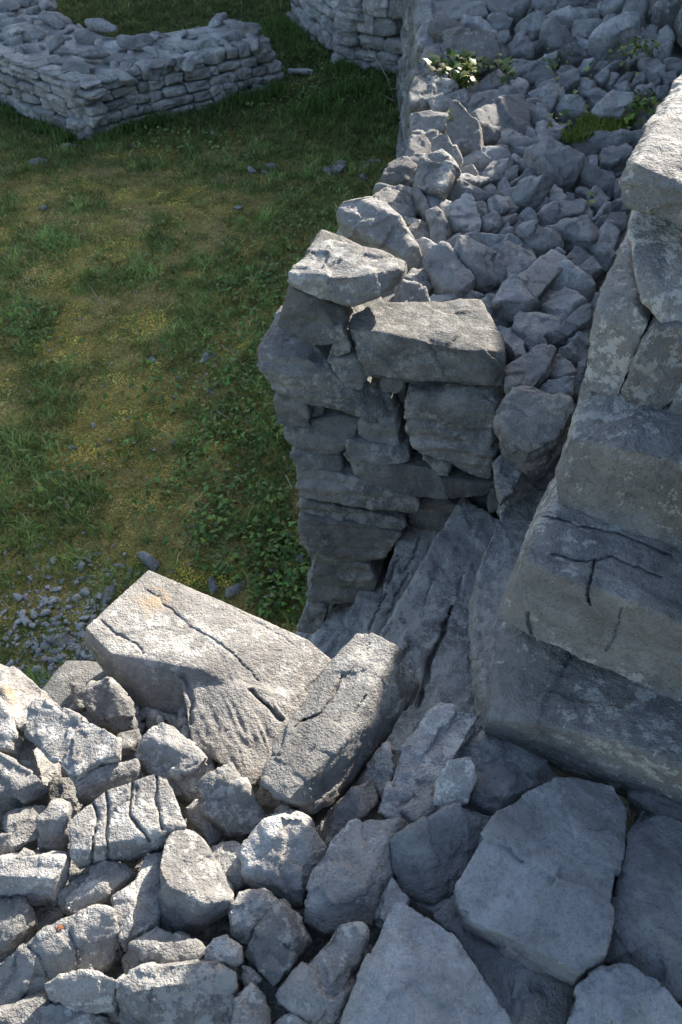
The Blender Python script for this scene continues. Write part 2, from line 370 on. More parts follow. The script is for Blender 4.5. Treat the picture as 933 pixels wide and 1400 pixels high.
# the body of the walls and the rubble core: one rough solid under each heap
def body(name, poly, z0, z1, mat, parent=None):
    bm = bmesh.new(); n = len(poly)
    T = [bm.verts.new((x, y, z1)) for x, y in poly]; B = [bm.verts.new((x, y, z0)) for x, y in poly]
    bm.faces.new(T); bm.faces.new(list(reversed(B)))
    for i in range(n): bm.faces.new((T[i], B[i], B[(i+1) % n], T[(i+1) % n]))
    bmesh.ops.recalc_face_normals(bm, faces=bm.faces)
    c = np.array([*np.mean(poly, axis=0), z0])
    for v in bm.verts: v.co -= Vector(c)
    me = bpy.data.meshes.new(name); bm.to_mesh(me); bm.free(); me.materials.append(mat)
    o = bpy.data.objects.new(name, me); COL.objects.link(o)
    if parent: o.parent = parent; o.location = Vector(c) - parent.location
    else: o.location = c
    return o
body('rubble_core', [(-.14, 2.55), (.5, 2.40), (.72, 2.40), (.82, 2.2), (1.6, 3.1), (2.9, 6.2), (3.0, 10.2), (.85, 10.2), (.68, 6.8), (.52, 5.2), (.48, 4.43), (.28, 3.56), (-.02, 2.95)], LAWN - .1, -.16, M_PIL, pil)
# ------------------------------------------------------------------ high wall on the right
hw = empty('high_wall', (.8, 1.0, -.3), 'brown and blue grey stepped end of the high wall on the right, huge blocks with pale lichen', 'dry stone wall')
WB = (-WN * .45); WB[2] = 0
def wst(vs, label=None, **k):
    k.setdefault('amp', .9); k.setdefault('facet', .5); k.setdefault('plate', .8); k.setdefault('chip', .6); k.setdefault('chips', 4); k.setdefault('q', 1.5)
    o = hull('stone', V3(vs), k.pop('mat', M_WALL), hw, push=k.pop('push', WB), shrink=k.pop('shrink', .94), plane=WPL, **k)
    if label: o['label'] = label
    return o
wst('690,842,-23 724,852,-23 800,868,-23 933,922,-23 1150,1020,-23 1150,1150,1 1040,1090,3 933,1036,1 850,1014,3 771,1000,0 720,988,2 672,982,1 659,1007,-3 690,1020,-3 729,1030,-5 771,1056,-4 842,1066,-6 933,1092,-5 1150,1230,-6 678,890,-15', 'blue black bottom block with a brown underside', sz=.22)
wst('738,690,-42 752,675,-44 800,684,-44 933,735,-44 1150,835,-44 1150,960,-12 1040,900,-10 933,846,-13 870,824,-10 813,812,-12 760,786,-11 717,767,-13 681,842,-13 696,852,-12 726,872,-11 760,876,-12 800,891,-11 860,912,-12 933,946,-12 1150,1060,-12 724,716,-34', 'cracked block with a pale top ledge and a brown face', sz=.2,
    cracks=[([(813, 768), (809, 790), (804, 806), (806, 825)], 2.6, .025), ([(744, 705), (790, 718), (815, 722), (860, 735), (920, 760)], 1.8, .014), ([(755, 758), (800, 770), (835, 762), (860, 772), (905, 788)], 1.7, .012), ([(720, 838), (723, 852), (728, 868)], 2.6, .02), ([(852, 832), (845, 850), (841, 868), (829, 890)], 1.9, .012)])
wst('795,522,-57 850,528,-57 903,548,-57 1100,585,-57 1150,690,-31 1040,660,-29 933,640,-32 850,612,-29 800,606,-31 776,600,-32 757,648,-31 760,690,-31 780,696,-30 800,704,-29 850,724,-29 890,738,-30 933,754,-29 1150,850,-29', 'wide block with a white lichen rosette', sz=.18)
wst('828,398,-58 846,336,-76 858,328,-76 867,352,-72 868,385,-60 868,414,-52 886,447,-50 866,472,-49 846,540,-48 828,547,-48 795,529,-48 797,512,-49 812,440,-51 818,405,-56', 'upright block with a rough sunlit top', sz=.14, shrink=.9, mat=M_CRUST)
wst('876,474,-46 896,449,-47 950,444,-49 976,500,-48 903,564,-45 870,552,-45 850,540,-46 857,518,-45', 'block plastered with white lichen', sz=.12, mat=M_CRUST)
wst('910,568,-45 941,510,-46 985,495,-48 1100,480,-48 1150,600,-47 960,588,-45', sz=.12, mat=M_CRUST)
wst('858,292,-64 875,290,-64 933,318,-64 1100,370,-64 1150,560,-52 960,464,-49 900,447,-49 876,412,-50 866,365,-52 860,330,-56', 'rounded block with white lichen flecks', sz=.14, mat=M_CRUST)
wst('853,235,-58 866,208,-66 884,183,-80 900,175,-84 1000,150,-90 1150,180,-90 1150,330,-60 933,250,-55 870,226,-55 854,276,-54 861,284,-54 933,318,-54 1150,415,-54', 'top block with sharp ridges along its lit crest', sz=.14, strata=((0, .3, 1), .03, .012))
wst('908,175,-90 918,160,-92 1000,140,-96 1100,150,-96 1100,200,-80 960,189,-82', sz=.08, strata=((0, .3, 1), .03, .01))
# the long face of the high wall along the terrace, in courses (seen only along its edge)
PROTO = []
def proto_block(sx=1., sy=1., sz=1., seed=0, rough=1.):
    r = random.Random(seed); bm = bmesh.new()
    base = [(-.5, -.5), (.0, -.53 + r.uniform(-.04, .04)), (.5, -.5), (.52, 0), (.5, .5), (0, .5), (-.5, .5), (-.52, 0)]
    def ring(z, s): return [(x * s + r.uniform(-.05, .05) * rough, y * s + r.uniform(-.05, .05) * rough, z + r.uniform(-.05, .05) * rough) for x, y in base]
    prism_into(bm, [ring(.5, .92), ring(.30, 1.), ring(-.3, 1.), ring(-.5, .92)])
    return bm
def make_proto(name, bm, mat, vox=.07, **opt):
    opt.setdefault('sz', .9); opt.setdefault('fine', 0); opt.setdefault('chips', 8); opt.setdefault('amp', 1.2)
    o = defer(name, bm, mat, None, vox, opt); return o
def rock_bm(seed, el=(1, .8, .6)):
    r = random.Random(seed); bm = bmesh.new(); pts = []
    for _ in range(15):
        v = Vector((r.gauss(0, 1), r.gauss(0, 1), r.gauss(0, 1))).normalized() * r.uniform(.42, .56)
        pts.append((v.x * el[0], v.y * el[1], v.z * el[2]))
    hull_into(bm, pts); return bm
BLK = [make_proto('stone', proto_block(seed=i), M_FAR) for i in range(8)]
RCK = [make_proto('stone', rock_bm(50 + i, [(1.1, .8, .55), (1, .9, .7), (1.2, .7, .6), (1, 1, .45), (1.3, .8, .4)][i % 5]), M_TERR, vox=.06, amp=.8, chips=5, chip=.7) for i in range(14)]
RLO = [make_proto('stone', rock_bm(90 + i, [(1.1, .8, .55), (1, .9, .7), (1.2, .7, .6), (1, 1, .45), (1.3, .8, .4)][i % 5]), M_TERR, vox=.19, chips=3, amp=.6, sm=0) for i in range(12)]
finish_protos = list(BLK) + list(RCK) + list(RLO)
# ------------------------------------------------------------------ stone steps falling to the left between the walls
st = empty('stone_steps', (.0, 1.9, LAWN), 'lichened stone steps of long split slabs dropping to the grass between the two wall ends', 'steps')
SV = (.44, .9, 0)
def step(pix, z, slope, th=.3, **k):
    return flat('step', P2(pix), z, th, slope, M_STEP, st, down=(0, 0, -1), q=1.5, amp=1.1, plate=1.6, facet=.45, strata=((-.9, .44, .25), .035, .008), ridges=(SV, .02, .0025), sz=.16, chips=3, **k)
step('735,600 775,600 790,700 760,800 720,890 672,1000 650,900 654,800 662,757 686,694', -.40, (.10, 0))
step('632,676 650,688 686,710 664,757 656,800 662,900 650,1000 600,1060 400,1075 470,960 540,835', -.55, (.10, .03), cracks=[([(618, 830), (604, 868), (588, 905), (583, 930), (572, 965)], 4.5, 0.0500), ([(560, 880), (553, 900)], 4, 0.0180), ([(632, 790), (627, 815)], 3, 0.0180), ([(592, 790), (580, 830)], 2.5, 0.0120), ([(642, 900), (655, 880), (662, 850)], 3, 0.0180)])
step('556,711 582,716 612,736 575,830 540,900 500,980 400,1000 440,930 495,861 521,800', -.74, (.12, .02), cracks=[([(575, 735), (555, 790), (530, 840)], 2, .02), ([(590, 760), (560, 820)], 1.8, .02), ([(545, 760), (525, 820), (505, 860)], 1.8, .02)])
step('513,768 532,774 560,790 520,850 480,950 400,970 430,910 470,850', -1.0, (.12, .02))
step('484,785 507,782 520,800 480,860 440,930 390,930 425,875 448,840', -1.16, (.12, 0))
step('455,812 480,805 490,820 440,890 400,930 370,920 418,868', -1.30, (.12, 0))
step('425,820 450,820 460,840 420,900 380,930 350,920 405,862', -1.42, (.12, 0))
# ------------------------------------------------------------------ foreground stones, each lying loose
G1 = 'loose stones of the near wall top'
def F(o, label, cat='stone', group=G1): return tag(o, label, cat, group)
def fs(name, pix, label, z=0., mat=None, **k): return F(sil(name, P2(pix), z, mat or M_FORE, None, **k), label)
def ff(name, pix, label, z=0., th=.06, slope=(0, 0), mat=None, **k): return F(flat(name, P2(pix), z, th, slope, mat or M_FORE, None, **{'chips': 3, 'chip': .4, **k}), label)
def fh(name, vs, label, mat=None, **k): return F(hull(name, V3(vs), mat or M_FORE, None, **{'chips': 3, 'chip': .4, **k}), label)
F(hull('rock_slab', [V3('117,858,3 152,829,2 180,803,1 203,779,0 240,794,-1 300,821,-2 360,849,-3 420,874,-5 455,903,-7 448,922,-9 432,932,-9 395,962,-5 330,945,-2 280,915,1 240,893,2 150,893,3 122,884,-3 150,930,-9 182,962,-11 222,985,-11 262,985,-10 115,880,-3'),
                     V3('240,895,0 330,938,-1 395,955,-4 438,930,-8 430,950,-8 395,985,-6 384,1006,-6 345,1075,-6 300,1042,-4 262,1018,-4 258,985,-3 290,930,-1')],
       M_SLAB, None, push=(.02, .03, -.09), shrink=.9, z=-.06, q=1.15, amp=.35, sz=.3, plate=.1, facet=.25, chips=2, chip=.2, fine=.8, ridges=((.45, -.8, 0), 0.020, .005, 342, 1000, 72),
       cracks=[([(196, 803), (215, 815), (238, 838), (262, 857), (300, 880), (330, 905), (352, 930)], 2.0, 0.0060), ([(137, 846), (152, 860), (185, 880), (198, 893)], 2.2, 0.0072),
               ([(250, 925), (262, 950), (262, 990)], 4, 0.0120), ([(345, 945), (385, 985)], 5, 0.0180), ([(310, 825), (350, 850), (400, 880)], 1.5, 0.0030)]),
  'huge pale slab with an orange stain and a rippled lower end, tipped over the grass', 'stone slab')
F(hull('long_stone', V3('488,866,5 512,868,5 543,885,5 520,930,5 478,1005,6 450,1014,6 420,1060,7 395,1093,7 372,1088,5 359,1069,5 375,1012,5 430,935,5 545,888,4 572,931,-6 560,958,-7 500,1045,-7 455,1100,-5 425,1112,-3 402,1103,2'),
       M_FORE, None, push=(.02, .04, -.08), shrink=.88, q=1.15, amp=.6, sz=.16, chips=2, chip=.3, fine=.8, ridges=((.42, .9, 0), .03, .004),
       cracks=[([(468, 925), (455, 955), (440, 975), (415, 985)], 2.6, 0.0120), ([(415, 985), (404, 993)], 3.4, 0.0120), ([(500, 950), (485, 975)], 2.6, 0.0090), ([(505, 880), (470, 930)], 2, 0.0060), ([(430, 1020), (412, 1048)], 2, 0.0048)]),
  'long split block with deep lengthwise cracks leaning toward the steps', 'stone slab')
fh('tall_stone', '-30,905,2 2,906,2 14,908,0 45,928,-2 80,958,-5 100,975,-8 72,1000,-4 50,1020,-2 30,1000,1 0,965,3 -30,950,3', 'speckled wedge stone at the left edge with orange lichen and a bright edge', M_TALL, q=1.5)
ff('flat_stone', '33,996 35,975 51,951 71,958 114,981 161,1007 160,1033 137,1039 116,1052 99,1066 75,1039 58,1024 43,1007', 'pale rough six sided slab beside the orange flecked wedge', .05, .045, (.12, .12), q=1.15, amp=1.1, sz=.1, chips=3)
ff('white_stone', '-20,950 2,958 10,972 23,1001 16,1012 14,1024 -20,1026', 'glaring white stone cut by the left edge of the picture', .05, .06, (-.1, .3))
fh('flat_stone', '-40,1025,4 0,1030,4 25,1042,4 59,1066,3 50,1082,-1 30,1098,-2 0,1112,-3 -40,1120,-3 0,1086,3', 'blue mottled slab at the left edge above the square block', q=1.5, ridges=((.8, -.3, 0), .02, .005))
fh('stone', '101,1068,3 125,1055,3 150,1046,3 172,1042,2 187,1037,2 192,1050,0 189,1065,0 178,1072,0 111,1098,-2 103,1093,-2 165,1058,2', 'rough bar stone pitted along its side, above the cracked block', q=1.5)
fs('stone', '118,950 125,935 150,925 170,950 190,985 188,1000 165,1005 145,997 120,970', 'brownish grey rounded stone tucked under the huge slab', -.06, lean=(0, -.3, 0))
fs('stone', '96,935 118,935 122,965 110,972 96,955', 'small grey stone left of the rounded one under the slab', -.09)
fs('stone', '160,1006 190,996 192,1010 180,1027 160,1032', 'small dark stone wedged between two pale rocks', -.02)
fh('stone', '185,1021,2 199,999,3 222,984,4 238,992,3 257,1018,3 288,1044,1 286,1065,-1 273,1087,-3 257,1088,-2 238,1062,0 209,1043,0 185,1036,0 232,1020,5', 'pale knuckle shaped stone at the foot of the huge slab', q=1.5)
fs('stone', '192,1043 204,1033 225,1050 232,1065 248,1085 235,1088 215,1068', 'narrow stone leaning beneath the knuckle shaped rock', -.02)
fh('cracked_block', '94,1120,5 115,1101,5 143,1084,5 175,1071,5 196,1068,5 215,1057,5 228,1060,5 240,1090,5 256,1131,4 232,1126,5 185,1136,5 145,1156,5 128,1158,5 104,1180,3 95,1164,4 250,1138,0 215,1166,-1 150,1173,-1 128,1179,-1 108,1190,-1',
   'pale block split by four wavy cracks like slices of bread', q=1.15, amp=.5, sz=.12, chips=2, fine=.8, push=(0, .02, -.06),
   cracks=[([(127, 1097), (134, 1120), (131, 1133)], 2.2, 0.0120), ([(131, 1133), (126, 1150), (127, 1180)], 3.2, 0.0180), ([(146, 1085), (149, 1105), (146, 1130), (148, 1160), (147, 1178)], 2.6, 0.0132), ([(180, 1074), (177, 1095), (178, 1115), (195, 1135), (205, 1150)], 2.8, 0.0132), ([(186, 1076), (184, 1100)], 3, 0.0072), ([(213, 1062), (214, 1100), (222, 1135)], 2.4, 0.0120), ([(157, 1105), (165, 1122)], 1.4, 0.0036)])
fh('square_block', '49,1115,5 69,1098,5 80,1097,5 93,1100,5 93,1112,5 70,1122,5 52,1124,5 56,1170,-3 75,1172,-3 94,1166,-3 51,1135,3', 'square little block standing on end left of the cracked one', q=1.5, push=(0, .04, -.05))
fs('stone', '3,1112 32,1100 64,1100 58,1116 54,1146 17,1164 14,1140', 'blue grey stone behind the square little block', .0, dome=.1)
fh('bread_stone', '-40,1178,4 0,1176,4 25,1170,4 60,1171,4 89,1170,4 84,1186,4 79,1196,4 74,1202,4 60,1195,4 0,1195,4 -40,1195,4 75,1232,-2 55,1233,-2 0,1227,-2 -40,1230,-2 95,1180,1 92,1205,-2', 'flat stone with a glaring cream top at the left edge', q=1.4, amp=.6, sz=.08, push=(0, .03, -.04))
fs('stone', '18,1177 33,1159 47,1165 44,1180', 'small pointed stone behind the cream topped one', .03)
fs('stone', '0,1140 16,1140 18,1165 0,1172', 'dark sliver of stone at the left edge')
fs('stone', '81,1223 120,1189 146,1177 169,1178 188,1195 150,1223 135,1240 101,1248 84,1240', 'smooth blue grey stone with one sunlit patch below the cracked block', -.01, dome=.15)
fh('stone', '150,1222,3 172,1212,4 187,1204,2 182,1236,1 214,1257,0 212,1266,-1 170,1298,0 166,1289,2 153,1249,3 177,1228,4 180,1262,3', 'pointed stone with a cream triangular face left of the bright topped one', q=1.5)
fs('stone', '190,1201 201,1171 221,1169 218,1258 200,1250 182,1236', 'narrow upright stone with a tuft of moss and a thin lit edge', .0)
fh('stone', '218,1185,7 221,1163,6 232,1140,5 247,1133,4 262,1137,3 277,1150,3 300,1187,2 322,1222,2 312,1230,3 278,1236,5 262,1222,6 232,1212,7 222,1197,7 216,1262,-3 235,1288,-4 270,1279,-4 312,1252,-2 321,1232,2', 'big wedge with a bright grainy top and a shaded lower face', q=1.15, amp=.6, chips=2, chip=.4, sz=.1, push=(0, .03, -.05), fine=.8)
fs('stone', '167,1311 179,1295 214,1267 230,1285 268,1293 282,1305 281,1316 238,1320 177,1333', 'low rounded stone dappled with light above the wide bottom block', -.01)
fh('wide_block', '155,1341,5 175,1330,5 198,1321,5 252,1316,5 308,1314,5 328,1330,4 315,1337,4 295,1332,5 265,1336,5 257,1344,5 212,1351,5 180,1356,5 160,1400,-3 190,1430,-4 260,1430,-4 320,1400,-2 156,1355,3', 'wide block on the bottom edge with a layered bright top', q=1.3, amp=.8, sz=.12, push=(0, .03, -.05), strata=((0, .2, 1), .015, .004))
fh('stone', '59,1345,4 75,1336,4 109,1325,5 135,1330,5 162,1339,4 158,1355,3 140,1358,3 116,1358,3 90,1352,3 66,1354,3 90,1374,0 116,1381,0 155,1378,0 66,1366,1', 'small white topped stone between the long cracked rock and the bottom edge', q=1.3, sz=.06)
fh('long_stone', '-10,1318,1 26,1297,3 87,1262,4 129,1238,5 151,1244,5 158,1265,2 170,1297,-1 148,1325,-2 106,1330,0 100,1290,4 68,1338,0 50,1362,-2 0,1390,-2 -10,1390,-2 45,1320,3', 'long cracked pale rock running to the left bottom edge', q=1.3, amp=1.2, sz=.12,
   cracks=[([(40, 1295), (55, 1310), (68, 1340)], 2.5, 0.0072), ([(95, 1275), (103, 1295), (106, 1325)], 2.5, 0.0072), ([(60, 1285), (95, 1268)], 2, 0.0036)])
fs('stone', '-20,1390 20,1375 62,1362 70,1385 60,1430 -20,1430', 'shaded stone in the bottom left corner', -.02)
fs('stone', '60,1380 90,1370 125,1385 150,1390 150,1430 60,1430', 'blue grey stone on the bottom edge beneath the white topped one', -.03)
fs('stone', '-20,1228 35,1230 47,1265 22,1292 -20,1312', 'blue grey stone below the cream topped one', -.02)
fs('stone', '40,1238 84,1240 92,1262 60,1280 45,1270', 'dark stone in the hollow above the long cracked rock', -.07)
fs('stone', '281,1300 292,1284 311,1281 332,1295 333,1316 321,1323 284,1317', 'knobbly cube with a lit crown above the wide bottom block', .02)
fs('stone', '316,1249 332,1221 354,1216 383,1236 362,1259 340,1289 330,1289 313,1278', 'rounded dark stone with a lit rim right of the bright wedge', .0)
fs('stone', '338,1299 363,1252 390,1236 405,1250 424,1284 409,1308 378,1351 358,1334', 'pear shaped stone with a sparkling ridge', .01)
fh('stone', '370,1365,0 415,1315,3 463,1264,4 480,1264,4 497,1269,3 492,1312,2 475,1355,3 459,1393,1 436,1402,-1 396,1377,1 470,1310,4 398,1345,3', 'leaning diamond shaped block by the bottom edge, half in shadow', q=1.4)
fh('stone', '411,1236,2 426,1186,4 449,1156,4 479,1120,4 515,1116,3 549,1117,2 560,1130,-1 536,1198,-2 509,1263,-3 443,1277,-2 413,1262,-1 500,1215,3 535,1130,3 420,1243,2', 'big smooth stone with a soft lit belly in the middle of the heap', q=1.4, amp=.6)
fs('stone', '338,1176 341,1146 370,1128 396,1114 419,1122 448,1159 428,1183 409,1237 380,1228 340,1204', 'hexagonal grey stone with a creased face in the middle of the heap', .0, q=1.4)
fh('stone', '267,1074,3 290,1063,4 293,1051,4 318,1040,4 332,1063,4 364,1110,1 366,1122,0 350,1137,-2 313,1139,-2 277,1104,1 330,1072,5', 'grey stone with a bright stripe of sun down its right edge', q=1.4)
fs('stone', '250,1106 267,1093 283,1103 306,1139 283,1163 260,1132', 'small tilted stone in the gap right of the cracked block', -.05)
fs('stone', '285,1166 300,1154 332,1153 342,1206 316,1227 304,1206', 'square edged stone in shade behind the bright wedge', -.03)
fs('stone', '438,1133 449,1106 480,1083 510,1071 518,1096 490,1125 449,1155', 'dark mottled stone under the near end of the long split block', -.03)
fs('stone', '490,1072 505,1045 531,1016 541,1060 524,1092 508,1082', 'small grey stone squeezed against the split block', -.05)
fh('flat_slab', '512,1112,-2 530,1070,0 556,1010,0 580,985,0 602,966,0 662,973,0 640,1008,0 616,1040,-1 565,1128,-3 530,1120,-3', 'flat pale slab ledge at the top of the steps', M_STEP, push=(0, .02, -.1), q=1.5)
fs('stone', '597,1071 611,1047 644,1036 654,1064 641,1096 597,1110', 'upright five sided stone before the pale ledge', .05, q=1.5)
fs('stone', '639,1080 658,1054 695,1045 734,1071 700,1100 681,1114 639,1105', 'rounded dark grey stone at the foot of the high wall', .0, M_BLUE)
fh('flat_slab', '570,1125,-3 616,1038,-2 662,975,-2 700,1010,-2 745,1040,-2 780,1066,-4 740,1090,-5 640,1120,-5', 'greenish ledge stone directly beneath the high wall', M_STEP, z=-.03)
fs('stone', '550,1110 575,1085 597,1070 600,1110 570,1130', 'thin lit edge of a stone under the five sided one', -.01)
fh('stone', '532,1145,3 548,1138,4 565,1136,5 597,1112,6 623,1098,6 680,1115,3 672,1147,0 628,1221,-3 593,1235,-3 551,1221,-3 535,1188,0 585,1160,4 560,1170,3', 'angular blue stone with one glowing sunlit corner', M_BLUE, q=1.4, amp=.6)
fh('boulder', '625,1212,7 639,1187,7 653,1154,8 681,1110,8 720,1080,8 760,1058,8 805,1062,6 840,1071,4 860,1103,2 846,1159,4 830,1290,7 822,1320,3 783,1358,-2 704,1304,-2 634,1267,0 622,1236,3 632,1254,6 700,1284,7 790,1332,7',
   'largest smooth blue boulder in the shaded right corner', M_BLUE, q=1.3, amp=.7, sz=.18, chips=4, push=(.02, .05, -.1))
fh('boulder', '838,1212,2 853,1136,4 876,1094,4 945,1126,4 1040,1200,4 1040,1380,2 933,1372,0 905,1350,-1 862,1322,-1 826,1316,-1 850,1240,4 880,1250,6', 'dark blue boulder with a thin white vein at the right edge', M_BLUE, q=1.4, amp=.7, push=(.02, .05, -.1))
fh('boulder', '765,1430,0 788,1347,4 825,1320,5 862,1316,5 900,1335,5 935,1378,3 960,1430,0 850,1400,6', 'round shouldered boulder in the bottom right corner', M_BLUE, q=1.4, amp=.7)
fh('boulder', '440,1450,3 470,1418,6 500,1349,8 537,1228,9 551,1228,9 585,1250,8 616,1275,7 658,1335,4 722,1425,0 700,1450,0 560,1400,9 600,1450,6', 'tall triangular boulder rising from the bottom edge', M_BLUE, q=1.3, amp=.7, sz=.16)
fs('boulder', '626,1258 704,1300 785,1355 778,1430 690,1430 648,1330', 'very dark stone in the hollow under the largest boulder', -.08, M_BLUE)
fs('stone', '507,1256 537,1200 562,1230 545,1262 520,1268', 'blue splinter of stone above the triangular boulder', -.02, M_BLUE)
fs('stone', '322,1364 343,1343 359,1359 368,1380 362,1430 316,1430', 'bright ragged stone on the bottom edge', .0)
fs('stone', '328,1320 340,1320 358,1336 350,1352 335,1350', 'pebble between the ragged stone and the knobbly cube', .0)
fs('stone', '14,1022 38,1000 60,1038 76,1045 84,1070 55,1092 45,1062', 'ochre stained stone in the shaded gap at the left', -.05)
fs('stone', '66,1068 103,1066 104,1100 70,1102', 'dark stone in the gap behind the square little block', -.06)
fs('stone', '370,1395 395,1385 425,1400 420,1430 370,1430', 'dim stone on the bottom edge left of the triangular boulder', -.01)
fs('stone', '490,1300 505,1290 500,1350 480,1400 462,1395', 'narrow dark stone in the crack left of the triangular boulder', -.05)
fs('stone', '240,1150 256,1136 284,1165 300,1200 285,1190', 'brown chip of stone behind the bright wedge', -.05)
fs('stone', '560,1230 590,1236 628,1225 640,1290 610,1270 585,1245', 'dark stone under the glowing corner stone', -.06, M_BLUE)
fs('stone', '285,1325 330,1345 325,1400 285,1430', 'shaded stone beneath the knobbly cube', -.04)
fs('stone', '80,1290 150,1323 106,1345 60,1350', 'shaded stone under the long cracked rock', -.07)
fs('stone', '860,1060 933,1085 960,1130 900,1120 855,1095', 'dark stone in the gap under the high wall', -.04, M_BLUE)
fs('stone', '330,1118 368,1122 400,1112 380,1135 345,1150', 'dark stone under the sun striped one', -.06)
fs('stone', '395,1010 440,1010 420,1100 380,1110 350,1090', 'hidden stone propping the long split block', -.13)
fs('stone', '250,980 300,1000 290,1050 250,1030', 'dark stone under the rippled end of the huge slab', -.14)
fs('stone', '215,975 262,985 256,1012 230,990', 'dark chip in the hollow beneath the huge slab', -.14)
# a scatter of chinking stones under the heap, small and mostly hidden
# ------------------------------------------------------------------ rubble on the terrace
ZN = {}
def terr(px, py): return 'loose rubble on the terrace top'
UNL = []
def ts(pts, label=None, z=-.03, **k):
    k.setdefault('q', 1.2); k.setdefault('grow', 1.12); k.setdefault('dome', rnd.choice((.12, .2, .3, .38))); k.setdefault('lean', (rnd.uniform(-.42, .42), rnd.uniform(-.3, .3), 0))
    o = sil('rubble_stone', pts, z, k.pop('mat', M_TERR), None, **k)
    cx = sum(p[0] for p in pts) / len(pts); cy = sum(p[1] for p in pts) / len(pts)
    o['_px'] = (cx, cy, max(q_[0] for q_ in pts) - min(q_[0] for q_ in pts))
    if not label: UNL.append(o)
    return tag(o, label, 'stone', terr(cx, cy))
t1 = tilef(560, 0, 4.665); t2 = tilef(733, 0, 4.665); t3 = tilef(500, 180, 4.665); t4 = tilef(680, 180, 4.665); t5 = tilef(550, 320, 4.665); t6 = tilef(670, 340, 4.665)
EDGE = dict(mat=M_FORE)
